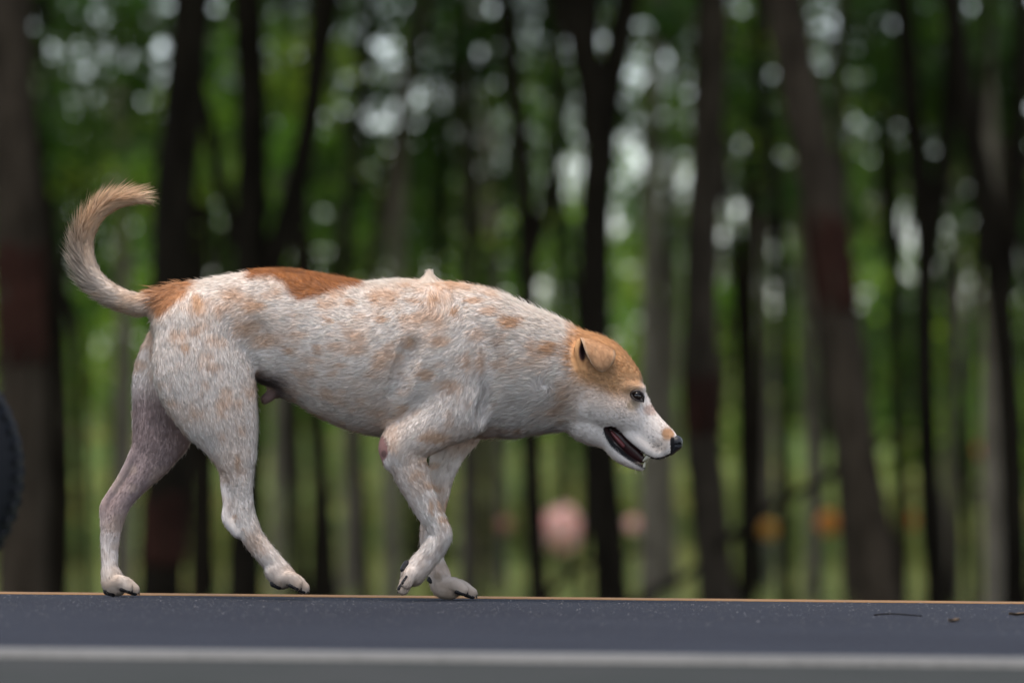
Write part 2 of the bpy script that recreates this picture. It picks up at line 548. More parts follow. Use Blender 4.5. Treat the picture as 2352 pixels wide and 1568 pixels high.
for i, (px, Y, w, ln) in enumerate([(150, 24, 24, -50), (268, 30, 20, 40), (492, 27, 26, 60), (640, 30, 22, -30), (1002, 27, 24, 30), (1128, 31, 22, -40), (1334, 26, 16, -60), (1512, 30, 20, 50), (1700, 29, 26, -40), (1752, 34, 20, 30), (1880, 33, 20, -60), (2062, 29, 22, -50), (2190, 28, 24, -70), (2275, 33, 22, 40)]):
    tree_at('sapling', 'thin dark sapling trunk further back between the thicker trunks', Y, [(px, 1380), (px - ln * .12, 1100), (px + ln * .2, 700), (px + ln, 300), (px + ln * 1.3, 0)], w, M_BARK,
            forks=[([(px + ln * .2, 700), (px - ln * .4 + 15, 420), (px - ln * .8 + 30, 120)], w * .6)], crown=CROWN_MID[i % 3] if i % 3 == 0 else CROWN_HIGH[i % 3], top=7.5 if i % 3 else 6.5, ch=rnd.uniform(4.6, 6.2) if i % 3 == 0 else 8.2, csc=rnd.uniform(.7, .95), limbs=3, group='thin dark saplings further back')

# --- rows further back: pale slender trunks
rows_back = [(118, 30, 44), (142, 44, 34), (288, 33, 40), (455, 29, 52), (478, 47, 34), (640, 38, 36), (724, 31, 44), (800, 41, 40), (905, 34, 42), (955, 50, 36),
             (1072, 37, 34), (1135, 46, 44), (1292, 52, 30), (1490, 32, 46), (1535, 43, 40), (1722, 35, 42), (1760, 50, 34), (1860, 39, 36), (2068, 33, 38),
             (2190, 42, 42), (2275, 31, 44), (2385, 37, 40), (20, 41, 40), (-60, 34, 44), (2450, 45, 40)]
for i, (px, Y, w) in enumerate(rows_back):
    lean = rnd.uniform(-45, 25); Y = Y + 16
    tree_at('slender_tree', 'slender pale grey trunk among the back rows of the grove' if i % 3 else 'slender brown trunk among the back rows of the grove', Y, [(px, 1380), (px - lean * .2, 1100), (px + lean * .3, 700), (px + lean, 300)], w, M_PALE if i % 3 else M_BARK,
            crown=CROWN_MID[i % 4], top=rnd.uniform(6, 8), ch=rnd.uniform(2.9, 5.8), csc=rnd.uniform(0.7, 1.0), limbs=3, group='slender pale trunks in the back rows' if i % 3 else 'slender brown trunks in the back rows', near=False)

# --- far leafy trees closing the view, with gaps to the sky
for i in range(28):
    lay = i % 3
    Y = rnd.uniform(78, 125)
    px = -150 + (i + rnd.random()) * 2650 / 28
    w = rnd.uniform(18, 30)
    tree_at('leafy_tree', 'far leafy green tree closing the view behind the trunks', Y, [(px, 1260), (px + rnd.uniform(-10, 10), 1000), (px + rnd.uniform(-25, 25), 700)], w, M_BARK2 if i % 2 else M_PALE,
            crown=CROWN_FAR[i % 4], top=rnd.uniform(4.5, 8.0), ch=(1.0, 3.1, 5.2)[lay] * (Y + 9) / 108 + rnd.uniform(-.5, .5), csc=rnd.uniform(0.8, 1.2), limbs=3, group='leafy trees closing the view', near=False)

# --- light green bushes in the clearing beyond the trunks
for i in range(30):
    Y = 118 + rnd.uniform(0, 8) if i % 3 == 0 else rnd.uniform(70, 105)
    px = -120 + (i + rnd.random()) * 2600 / 30
    g = P(px, 1200, Y); z = ground_z(Y)
    root = empty('bush', (g.x, Y, z))
    tag(root, 'low light green bush in the clearing beyond the trunks', 'bush', 'bushes in the clearing')
    s = rnd.uniform(1.6, 2.2) if i % 3 == 0 else rnd.uniform(0.8, 1.5)
    put('foliage', BUSH[i % 4], (g.x, Y, z + 0.62 * s), root, rnd.uniform(0, 6.28), (s, s, s * rnd.uniform(0.8, 1.4)))
    st = [tube_data([(g.x, Y, z - .05, .03), (g.x + rnd.uniform(-.3, .3), Y + rnd.uniform(-.3, .3), z + 0.5 * s, .02), (g.x + rnd.uniform(-.6, .6), Y + rnd.uniform(-.5, .5), z + 1.0 * s, .008)], 5, 0, 2) for _ in range(4)]
    mobj('stem', py_mesh('stem', *merge(st), True), M_BARK2, root)


# --- a far wood that reads as one mass
def distant_wood():
    r = np.random.default_rng(44)
    me0 = crown_mesh('distant_wood', 75, 6, 3.3, 3000, 26, 0.30, 44, 0.55)
    me0.materials.append(M_LEAF)
    o = bpy.data.objects.new('distant_wood', me0); COL.objects.link(o); o.location = (0, 150, ground_z(150) + 2.5)
    tag(o, 'distant green wood closing the clearing behind the bushes', 'wood', kind='stuff')


distant_wood()


# --- the same grove goes on to both sides beyond the frame
def copy_tree(o, dx, dy, dz=0.0):
    c = o.copy(); COL.objects.link(c); c.location = o.location + Vector((dx, dy, dz))
    for ch in [k for k in COL.objects if k.parent == o]:
        d = ch.copy(); COL.objects.link(d); d.parent = c
    return c


def spread():
    src = {}
    for o in list(COL.objects):
        if o.parent is None and o.type == 'EMPTY' and o.name.split('.')[0] in ('tree', 'sapling', 'slender_tree', 'leafy_tree', 'bush'):
            src.setdefault(o.name.split('.')[0], []).append(o)
    for kind, n in (('tree', 16), ('sapling', 20), ('slender_tree', 26), ('leafy_tree', 22), ('bush', 24)):
        for i in range(n):
            o = src[kind][i % len(src[kind])]
            half = (o.location.y + 9.2) * 0.1 + 3.2
            side = -1 if i % 2 else 1
            x = side * (half + (i // 2 + rnd.random()) * 24.0 / (n / 2))
            c = copy_tree(o, x - o.location.x, 0.0)
            if kind == 'tree': tag(c, 'dark trunk of the same grove further along the road', group='dark trunks further along the road')


spread()


# --- grass
def make_grass():
    n = 42000
    y = 24 + 90 * rng.random(n) ** 0.7
    x = rng.uniform(-1, 1, n) * (1.2 + (y + 9.2) * 0.1)
    z = np.array([ground_z(v) for v in y]) - 0.02
    h = rng.uniform(0.12, 0.45, n); w = rng.uniform(0.010, 0.024, n)
    a = rng.uniform(0, 6.28, n); lx = rng.normal(0, .35, n) * h; ly = rng.normal(0, .35, n) * h
    V = np.empty((n, 3, 3))
    V[:, 0] = np.stack([x - np.cos(a) * w, y - np.sin(a) * w, z], 1)
    V[:, 1] = np.stack([x + np.cos(a) * w, y + np.sin(a) * w, z], 1)
    V[:, 2] = np.stack([x + lx, y + ly, z + h], 1)
    me = np_mesh('grass', V.reshape(-1, 3), np.arange(n * 3).reshape(-1, 3), False)
    sh = np.repeat(rng.uniform(0.6, 1.4, n), 3)
    color_attr(me, np.stack([sh * np.repeat(rng.uniform(.8, 1.5, n), 3), sh, sh * .9], 1))
    tag(mobj('grass', me, M_LEAFY), 'green grass covering the ground between the trunks', 'grass', kind='stuff')


make_grass()


# --- flowers seen as soft blobs between the trunks
def flower_plant(label, px, py, Y, rad, col, core, name='flowering_plant', group=None):
    c = P(px, py, Y); z = ground_z(Y)
    root = empty(name, (c.x, c.y, z))
    tag(root, label, 'flower', group)
    sx = c.x + rnd.uniform(-.05, .05)
    mobj('stem', py_mesh('stem', *tube_data([(sx, c.y, z - .05, .008), ((sx + c.x) / 2 + .02, c.y, (z + c.z) / 2, .007), (c.x, c.y, c.z, .005)], 6, 0, 4), True), M_LEAFST, root)
    n = 160
    r = np.random.default_rng(int(px))
    d = r.normal(size=(n, 3)); d /= np.linalg.norm(d, axis=1)[:, None]
    p = d * rad * r.uniform(.55, 1.0, (n, 1)) + np.array(c)
    a = np.cross(d, r.normal(size=(n, 3))); a /= np.linalg.norm(a, axis=1)[:, None]
    b = np.cross(d, a); s = rad * 0.38
    V = np.stack([p - a * s, p - b * s * .7 + d * s * .4, p + a * s, p + b * s * .7 + d * s * .4], 1).reshape(-1, 3)
    i = np.arange(n)[:, None] * 4
    me = np_mesh('blossom', V, np.vstack([i + np.array([0, 1, 2]), i + np.array([0, 2, 3])]), False)
    w = np.repeat(r.random(n), 4)[:, None]
    color_attr(me, np.array(col) * (1 - w) + np.array(core) * w)
    mobj('blossom', me, M_PETAL, root)
    lv = []
    for j in range(5):
        q = r.uniform(0.15, 0.8); a0 = r.uniform(0, 6.28); L = r.uniform(.12, .25)
        bx, by, bz = sx, c.y, z + (c.z - z) * q
        dx, dy = math.cos(a0), math.sin(a0)
        lv.append(([(bx, by, bz), (bx + dx * L * .5 - dy * .03, by + dy * L * .5 + dx * .03, bz + .07), (bx + dx * L, by + dy * L, bz + .04), (bx + dx * L * .5 + dy * .03, by + dy * L * .5 - dx * .03, bz + .07)], [(0, 1, 2), (0, 2, 3)]))
    for v, f in lv:
        mobj('leaf', py_mesh('leaf', v, f), M_LEAFST, root)


M_LEAFST = plain('green_stem', (0.06, 0.12, 0.03), 0.6)
kp = NT('petal'); ap = kp.n('ShaderNodeAttribute', attribute_name='coat'); kp.l(ap.outputs['Color'], kp.b.inputs['Base Color'])
trn = kp.n('ShaderNodeBsdfTranslucent'); kp.l(ap.outputs['Color'], trn.inputs[0]); mxs = kp.n('ShaderNodeMixShader'); mxs.inputs[0].default_value = .4
kp.l(kp.b.outputs[0], mxs.inputs[1]); kp.l(trn.outputs[0], mxs.inputs[2]); kp.l(mxs.outputs[0], kp.out.inputs[0])
M_PETAL = kp.m
PINK, PINKW, ORG, ORGY = (0.96, 0.50, 0.46), (0.96, 0.86, 0.82), (0.80, 0.30, 0.05), (0.85, 0.5, 0.1)
flower_plant('big pink flower head between the slim trunk and the stout black trunk', 1290, 1215, 64, 0.29, PINK, PINKW)
flower_plant('small pink flower right beside the stout black trunk', 1453, 1205, 66, 0.10, PINK, PINKW)
flower_plant('orange flower tight against the left side of the leaning trunk', 1905, 1200, 50, 0.12, ORG, ORGY)
flower_plant('yellow-orange flower between the thin black trunk and the straight banded trunk', 1765, 1215, 52, 0.09, (0.7, 0.38, 0.06), ORGY)
flower_plant('orange flower between the leaning trunk and the straight black trunk', 2078, 1195, 50, 0.11, ORG, ORGY)
flower_plant('dull orange flower high beside the curving black trunk', 2258, 1035, 56, 0.09, (0.6, 0.27, 0.12), ORG)
flower_plant('pale salmon flower in front of the dog\'s chest', 1160, 1205, 56, 0.08, (0.6, 0.3, 0.2), (0.7, 0.45, 0.35))

# --- bare slanting branches caught between the trunks
def branch(label, pts, Y, w):
    q = [P(px, py, Y) for px, py in pts]
    rr = [(v.x, v.y + 0.05 * i, v.z, w * (Y + 9.2) / F / 2 * (1 - .12 * i)) for i, v in enumerate(q)]
    tw = [tube_data(rr, 7, .1, 5, 3)]
    m = rr[len(rr) // 2]
    tw.append(tube_data([m, (m[0] + .12, m[1] + .1, m[2] + .16, m[3] * .5), (m[0] + .2, m[1] + .15, m[2] + .34, m[3] * .25)], 5, 0, 3))
    tag(mobj('fallen_branch', py_mesh('fallen_branch', *merge(tw), True), M_BARK), label, 'branch')


branch('long bare branch slanting from the straight banded trunk up to the leaning one', [(1640, 1262), (1720, 1200), (1800, 1150), (1900, 1100), (1990, 1045), (2060, 985)], 25.8, 26)
branch('bare branch slanting from the ground up behind the straight banded trunk', [(1440, 1400), (1520, 1352), (1590, 1315), (1660, 1250)], 29, 26)
branch('thin bare stick slanting beneath the big pink flower head', [(1255, 1372), (1300, 1325), (1360, 1285), (1440, 1270), (1500, 1262)], 29, 20)


# --- wheel at the left, its rim just inside the frame
def wheel():
    Y = 2.9
    ctr = P(-268, 1080, Y)
    R = ctr.z - ground_z(Y)
    root = empty('wheel', (ctr.x, Y, ground_z(Y)))
    tag(root, 'black rubber wheel standing beyond the orange road line', 'wheel')

    def ring(prof, seg=64):
        V, Fc = [], []
        n = len(prof)
        for i in range(seg):
            a = 2 * math.pi * i / seg
            for (r, y) in prof:
                V.append((ctr.x + math.cos(a) * r, Y + y, ctr.z + math.sin(a) * r))
        for i in range(seg):
            for j in range(n):
                k = (j + 1) % n; i2 = (i + 1) % seg
                Fc.append((i * n + j, i * n + k, i2 * n + k, i2 * n + j))
        return V, Fc
    tp = [(R - .075 + .075 * math.sin(t) if math.sin(t) > 0 else R - .075 + .03 * math.sin(t), .05 * math.cos(t)) for t in np.linspace(0, 2 * math.pi, 20, endpoint=False)]
    mobj('tyre', py_mesh('tyre', *ring(tp), True), plain('tyre_rubber', (0.006, 0.007, 0.011), 0.7, 0.2), root)
    tb = []
    for i in range(56):
        a = 2 * math.pi * i / 56
        for s in (-1, 1):
            V, Fc = [], []
            for da in (-.022, .022):
                for yy in (.006, .04):
                    for rr in (R - .012, R + .004 - yy * yy * 6):
                        V.append((ctr.x + math.cos(a + da + yy * s) * rr, Y + yy * s, ctr.z + math.sin(a + da + yy * s) * rr))
            tb.append((V, [(0, 1, 3, 2), (4, 6, 7, 5), (1, 5, 7, 3), (0, 4, 5, 1), (2, 3, 7, 6), (0, 2, 6, 4)]))
    mobj('tread', py_mesh('tread', *merge(tb)), plain('tread_rubber', (0.006, 0.007, 0.010), 0.8, 0.2), root)
    ri = R - .095
    mobj('rim', py_mesh('rim', *ring([(ri + .012, -.03), (ri + .012, .03), (ri - .012, .02), (ri - .012, -.02)])), plain('rim_metal', (0.25, 0.25, 0.27), 0.35), root)
    mobj('hub', py_mesh('hub', *ring([(.045, -.05), (.045, .05), (.012, .06), (.012, -.06)], 24)), plain('hub_metal', (0.18, 0.18, 0.19), 0.4), root)
    for i in range(10):
        a = 2 * math.pi * i / 10
        mobj('spoke', py_mesh('spoke', *tube_data([(ctr.x + math.cos(a) * .04, Y, ctr.z + math.sin(a) * .04, .009), (ctr.x + math.cos(a) * ri, Y, ctr.z + math.sin(a) * ri, .007)], 6, 0, 2), True), bpy.data.materials['rim_metal'], root)


wheel()

# --- twig and dry leaf on the road
def on_road(px, py):
    r0 = PV(px, py, 0.0); d = r0 - CAM
    t = -CAM[2] / d[2]
    return CAM + d * t


a, b = on_road(2008, 1413), on_road(2117, 1415)
m1 = a * .6 + b * .4
tag(mobj('twig', py_mesh('twig', *tube_data([(a[0], a[1], .0010, .0011), (m1[0], m1[1] + .05, .002, .0010), (b[0], b[1], .0010, .0008)], 6, .1, 6), True), M_BARK),
    'thin dark twig lying on the asphalt ahead of the dog', 'twig')


def dry_leaf(label, px, py, L, ang):
    c = on_road(px, py)
    V, Fc = [], []
    n = 9
    for i in range(n):
        t = i / (n - 1)
        w = 0.32 * math.sin(math.pi * min(1, t * 1.02)) ** 0.8 * L + 0.0004
        x = (t - .5) * L
        for s in (-1, 0, 1):
            V.append((c[0] + x * math.cos(ang) - s * w * math.sin(ang), c[1] + x * math.sin(ang) + s * w * math.cos(ang), 0.001 + abs(s) * .004 + 0.004 * abs(t - .4)))
    for i in range(n - 1):
        for s in (0, 1):
            Fc.append((i * 3 + s, i * 3 + 3 + s, i * 3 + 4 + s, i * 3 + 1 + s))
    tag(mobj('dry_leaf', py_mesh('dry_leaf', V, Fc, True), plain('dry_leaf', (0.17, 0.11, 0.06), 0.8)), label, 'leaf')


dry_leaf('small dry tan leaf on the asphalt past the twig', 2191, 1430, 0.018, 0.4)
dry_leaf('dry brown leaf on the asphalt in front of the curving black trunk', 2340, 1415, 0.03, 0.1)

# ================================================================== THE DOG
# modelled in photo-pixel units (x right, y down, q depth; 1 unit = 0.704 mm), then put at depth Y = q*S
S = 9.2 / F
VOX = 3.0


def chain(pts, k=18, sub=4, **kw):
    c = crom(np.array(pts, float), sub)
    c[:, 3:] = np.maximum(c[:, 3:], 1.5)
    return dict(c=c, k=k, **kw)


CH = {}
CH['torso'] = chain([(1060, 828, 0, 168, 118), (1000, 828, 0, 178, 128), (920, 826, 0, 180, 130), (840, 821, 0, 168, 126), (760, 794, 0, 153, 112), (680, 765, 0, 138, 98),
                     (600, 745, 0, 122, 90), (520, 742, 0, 108, 88), (432, 738, 0, 84, 76)], k=1, fur=16)
CH['neck'] = chain([(1352, 872, 0, 96, 74), (1300, 866, 0, 112, 84), (1250, 856, 0, 126, 92), (1190, 849, 0, 144, 100), (1120, 838, 0, 160, 108), (1050, 822, 0, 160, 110)], k=30, fur=21)
CH['skull'] = chain([(1412, 882, 0, 64, 56), (1386, 870, 0, 78, 70), (1362, 862, 0, 90, 76), (1340, 862, 0, 98, 78)], k=14, fur=10)
CH['muzzle'] = chain([(1523, 1013, 0, 34, 27), (1493, 995, 0, 43, 32), (1466, 966, 0, 45, 36), (1439, 927, 0, 52, 46)], k=12, fur=7)
CH['cheek'] = chain([(1440, 960, -14, 34, 34), (1400, 935, -24, 50, 46), (1365, 920, -28, 60, 48)], k=22, fur=9)
CH['cheek_far'] = chain([(1440, 960, 14, 34, 34), (1400, 935, 24, 50, 46), (1365, 920, 28, 60, 48)], k=22, fur=9)
CH['jaw'] = chain([(1472, 1069, 0, 12, 14), (1448, 1060, 0, 14, 19), (1420, 1042, 0, 17, 24), (1395, 1012, 0, 22, 32), (1356, 978, 0, 42, 50)], k=6, fur=6)
CH['tail'] = chain([(440, 705, 0, 52, 44), (364, 695, 0, 30, 28), (320, 698, 0, 25, 23), (276, 684, 0, 22, 20), (240, 661, 0, 20, 18), (213, 631, 0, 19, 17), (198, 592, 0, 18, 16),
                    (197, 554, 0, 17, 15), (208, 520, 0, 16, 14), (230, 490, 0, 15, 13), (262, 470, 0, 13, 12), (300, 461, 0, 9, 9), (330, 460, 0, 5, 5)], k=20, fur=40)
# near hind leg
CH['thigh_near'] = chain([(452, 765, -52, 92, 50), (466, 850, -62, 114, 50), (492, 925, -64, 98, 46), (520, 985, -64, 72, 38), (538, 1040, -62, 50, 31)], k=26, fur=13)
CH['shank_near'] = chain([(538, 1040, -62, 50, 31), (549, 1090, -60, 35, 25), (555, 1140, -58, 27, 19), (560, 1185, -56, 29, 19), (577, 1228, -55, 27, 19), (602, 1262, -55, 25, 18), (630, 1295, -55, 25, 19), (652, 1322, -56, 27, 24)], k=8, fur=11)
CH['hock_near'] = chain([(518, 1070, -58, 16, 14), (517, 1118, -57, 11, 9), (521, 1158, -57, 10, 9), (521, 1193, -56, 12, 12), (546, 1222, -56, 14, 13)], k=8, fur=6)
# far hind leg
CH['thigh_far'] = chain([(440, 770, 52, 88, 50), (405, 855, 60, 96, 50), (388, 930, 62, 84, 44), (372, 995, 62, 68, 36)], k=24, fur=14)
CH['shank_far'] = chain([(372, 995, 62, 66, 36), (355, 1050, 61, 47, 28), (321, 1101, 60, 30, 22), (289, 1141, 59, 24, 18), (268, 1174, 58, 25, 18), (255, 1216, 58, 25, 17), (252, 1262, 58, 21, 16), (253, 1305, 58, 20, 18), (262, 1332, 58, 25, 24)], k=8, fur=11)
CH['hock_far'] = chain([(338, 1000, 60, 26, 18), (306, 1050, 60, 14, 13), (280, 1097, 60, 11, 9), (253, 1137, 59, 10, 9), (240, 1165, 58, 12, 12), (243, 1202, 58, 13, 12)], k=8, fur=6)
# near front leg
CH['scapula_near'] = chain([(1000, 720, -60, 56, 38), (1045, 800, -76, 66, 40), (1062, 880, -80, 72, 42), (1052, 940, -82, 70, 42)], k=34, fur=15)
CH['upperarm_near'] = chain([(1060, 925, -82, 66, 42), (1000, 972, -84, 60, 42), (950, 1008, -84, 50, 38), (924, 1030, -82, 46, 32)], k=20, fur=12)
CH['forearm_near'] = chain([(924, 1030, -82, 48, 32), (942, 1078, -80, 44, 28), (961, 1124, -78, 37, 25), (983, 1168, -76, 32, 22), (1002, 1202, -75, 28, 20), (1012, 1230, -74, 27, 20),
                            (995, 1262, -73, 28, 20), (970, 1293, -72, 27, 20), (948, 1318, -72, 27, 25)], k=10, fur=12)
CH['elbow_near'] = chain([(905, 1000, -80, 26, 22), (884, 1028, -82, 14, 18), (897, 1062, -82, 16, 16)], k=14, fur=6)
# far front leg
CH['arm_far'] = chain([(1075, 900, 66, 70, 44), (1060, 970, 74, 60, 40), (1032, 1032, 76, 42, 32), (1014, 1088, 74, 32, 26), (1001, 1148, 72, 28, 22), (990, 1205, 70, 25, 19), (988, 1250, 70, 24, 19), (997, 1288, 70, 24, 18), (1010, 1322, 70, 26, 23)], k=18, fur=12)
CH['sheath'] = chain([(690, 890, 0, 20, 18), (640, 897, 0, 14, 13), (611, 915, -4, 11, 10)], k=20, fur=9)
CH['throat'] = chain([(1356, 972, 0, 40, 40), (1300, 944, 0, 46, 46), (1230, 925, 0, 68, 60), (1160, 900, 0, 104, 80)], k=20, fur=16)
CH['paw_nh'] = chain([(632, 1312, -56, 24, 22), (646, 1328, -56, 24, 25)], k=6, fur=8)
CH['paw_fh'] = chain([(254, 1318, 58, 22, 20), (258, 1340, 58, 25, 25), (268, 1344, 58, 24, 25)], k=6, fur=8)
CH['paw_nf'] = chain([(968, 1296, -72, 26, 22), (950, 1318, -72, 26, 25)], k=6, fur=8)
CH['paw_ff'] = chain([(1008, 1322, 70, 22, 20), (1016, 1346, 70, 26, 24), (1034, 1352, 70, 24, 25)], k=6, fur=8)
CH['brow'] = chain([(1473, 893, -26, 10, 12), (1460, 889, -36, 10, 11), (1440, 888, -46, 10, 10)], k=12, fur=7)
CH['brow_far'] = chain([(1473, 893, 26, 10, 12), (1460, 889, 36, 10, 11), (1440, 888, 46, 10, 10)], k=12, fur=7)
CH['ear_ridge'] = chain([(1345, 862, -74, 9, 8), (1333, 835, -79, 8, 8), (1327, 805, -80, 8, 9), (1331, 784, -74, 8, 12)], k=8, fur=5)
CH['flews'] = chain([(1526, 1032, -9, 14, 14), (1508, 1041, -12, 13.5, 14), (1480, 1026, -18, 14, 14), (1450, 1000, -22, 16, 14)], k=10, fur=6)
CH['flews_far'] = chain([(1526, 1032, 9, 14, 14), (1508, 1041, 12, 13.5, 14), (1480, 1026, 18, 14, 14), (1450, 1000, 22, 16, 14)], k=10, fur=6)


def toes(name, a, b, q0, r0, spread, dirq=0):
    for i in range(4):
        o = (i - 1.5) * spread
        mid_ = 1 if i in (1, 2) else 0
        ax, ay = a; bx, by = b
        ext = 1.0 if mid_ else 0.66
        ex, ey = ax + (bx - ax) * ext, ay + (by - ay) * ext
        mx_, my_ = ax * .45 + ex * .55, ay * .45 + ey * .55 - 7
        CH[f'{name}_toe{i}'] = chain([(ax, ay, q0 + o * .6, r0 * .9, r0 * .75), (mx_, my_ , q0 + o * .95, r0, r0 * .56), (ex, ey, q0 + o, r0 * .85, r0 * .52)], k=3, sub=3, fur=6)


toes('nh', (652, 1326), (697, 1349), -56, 16, 17)
toes('fh', (262, 1338), (307, 1353), 58, 16.5, 17)
toes('nf', (952, 1312), (926, 1352), -72, 15.5, 16)
toes('ff', (1022, 1340), (1083, 1361), 70, 15.5, 17)

for nm_ in ('shank_near', 'shank_far', 'forearm_near', 'arm_far', 'hock_near', 'hock_far'):
    CH[nm_]['c'][:, 3] *= .955  # leave room for the hair

MOUTH = np.array([(1401, 984), (1413, 999), (1430, 1016), (1452, 1036), (1478, 1056), (1502, 1072)], float)
MOUTH_R = np.array([3.5, 7, 9, 9, 9, 9.5])
GROOVES = [([(893, 985, -132), (905, 930, -138), (928, 860, -142), (950, 790, -142)], 26, 15),
           ([(1115, 730, -124), (1138, 800, -128), (1140, 880, -128), (1118, 960, -118)], 26, 17),
           ([(618, 860, -110), (606, 810, -112), (596, 750, -112)], 26, 22),
           ([(1318, 1000, -74), (1330, 950, -88), (1340, 900, -98)], 16, 12),
           ([(1448, 915, -66), (1470, 930, -52), (1490, 945, -44)], 9, 9)]


def smin(a, b, k):
    h = np.maximum(k - np.abs(a - b), 0) / k
    return np.minimum(a, b) - h * h * k * 0.25


def seg_eval(X, Y, Q, a, b):
    ab = b[:3] - a[:3]
    L = float(ab @ ab) + 1e-9
    t = np.clip(((X - a[0]) * ab[0] + (Y - a[1]) * ab[1] + (Q - a[2]) * ab[2]) / L, 0, 1)
    r = a[3] + (b[3] - a[3]) * t; rq = a[4] + (b[4] - a[4]) * t
    dx = X - a[0] - t * ab[0]; dy = Y - a[1] - t * ab[1]; dq = (Q - a[2] - t * ab[2]) * (r / rq)
    return np.sqrt(dx * dx + dy * dy + dq * dq) - r, t


def build_field(chains, lo_, hi_, vox, cuts=True):
    ax = [np.arange(lo_[i], hi_[i] + vox, vox, dtype=np.float32) for i in range(3)]
    G = np.full([len(v) for v in ax], 60.0, np.float32)

    def box(mn, mx):
        s = []
        for i in range(3):
            i0 = max(0, int((mn[i] - lo_[i]) / vox)); i1 = min(len(ax[i]), int((mx[i] - lo_[i]) / vox) + 2)
            if i1 <= i0: return None
            s.append(slice(i0, i1))
        return tuple(s)
    for ch in chains:
        c = ch['c']; k = ch['k']; pad = k + 8
        mr = np.maximum(c[:, 3], c[:, 4])[:, None]
        bb = box((c[:, :3] - mr).min(0) - pad, (c[:, :3] + mr).max(0) + pad)
        if bb is None: continue
        loc = np.full(G[bb].shape, 60.0, np.float32)
        o = [s.start for s in bb]
        for i in range(len(c) - 1):
            a, b = c[i], c[i + 1]
            m = max(a[3], a[4], b[3], b[4])
            sb = box(np.minimum(a[:3], b[:3]) - m - pad, np.maximum(a[:3], b[:3]) + m + pad)
            if sb is None: continue
            sb = tuple(slice(max(sb[j].start, bb[j].start), min(sb[j].stop, bb[j].stop)) for j in range(3))
            X = ax[0][sb[0]][:, None, None]; Y = ax[1][sb[1]][None, :, None]; Q = ax[2][sb[2]][None, None, :]
            d, _ = seg_eval(X, Y, Q, a.astype(np.float32), b.astype(np.float32))
            ls = tuple(slice(sb[j].start - o[j], sb[j].stop - o[j]) for j in range(3))
            loc[ls] = np.minimum(loc[ls], d)
        G[bb] = smin(G[bb], loc, k)
    if cuts:
        for i in range(len(MOUTH) - 1):
            a, b = MOUTH[i], MOUTH[i + 1]
            sb = box((min(a[0], b[0]) - 30, min(a[1], b[1]) - 30, -150), (max(a[0], b[0]) + 30, max(a[1], b[1]) + 30, 150))
            X = ax[0][sb[0]][:, None]; Y = ax[1][sb[1]][None, :]
            ab = b - a
            t = np.clip(((X - a[0]) * ab[0] + (Y - a[1]) * ab[1]) / (ab @ ab), 0, 1)
            d = np.hypot(X - a[0] - t * ab[0], Y - a[1] - t * ab[1]) - (MOUTH_R[i] + (MOUTH_R[i + 1] - MOUTH_R[i]) * t)
            g = -smin(-G[sb], np.repeat(d[:, :, None], G[sb].shape[2], 2), 3)
            G[sb] = g
        for pts, r, k in GROOVES:
            c = crom(np.array(pts, float), 3)
            for i in range(len(c) - 1):
                a = np.array([*c[i], r, r]); b = np.array([*c[i + 1], r, r])
                sb = box(np.minimum(a[:3], b[:3]) - r - k - 4, np.maximum(a[:3], b[:3]) + r + k + 4)
                X = ax[0][sb[0]][:, None, None]; Y = ax[1][sb[1]][None, :, None]; Q = ax[2][sb[2]][None, None, :]
                d, _ = seg_eval(X, Y, Q, a, b)
                G[sb] = -smin(-G[sb], d, k)
        # eye sockets
        for q in (-50, 50):
            sb = box((1440, 880, q - 30), (1495, 935, q + 30))
            X = ax[0][sb[0]][:, None, None]; Y = ax[1][sb[1]][None, :, None]; Q = ax[2][sb[2]][None, None, :]
            d = np.sqrt((X - 1465) ** 2 + (Y - 908) ** 2 + (Q - q) ** 2) - 13
            G[sb] = -smin(-G[sb], d, 7)
    return G, ax


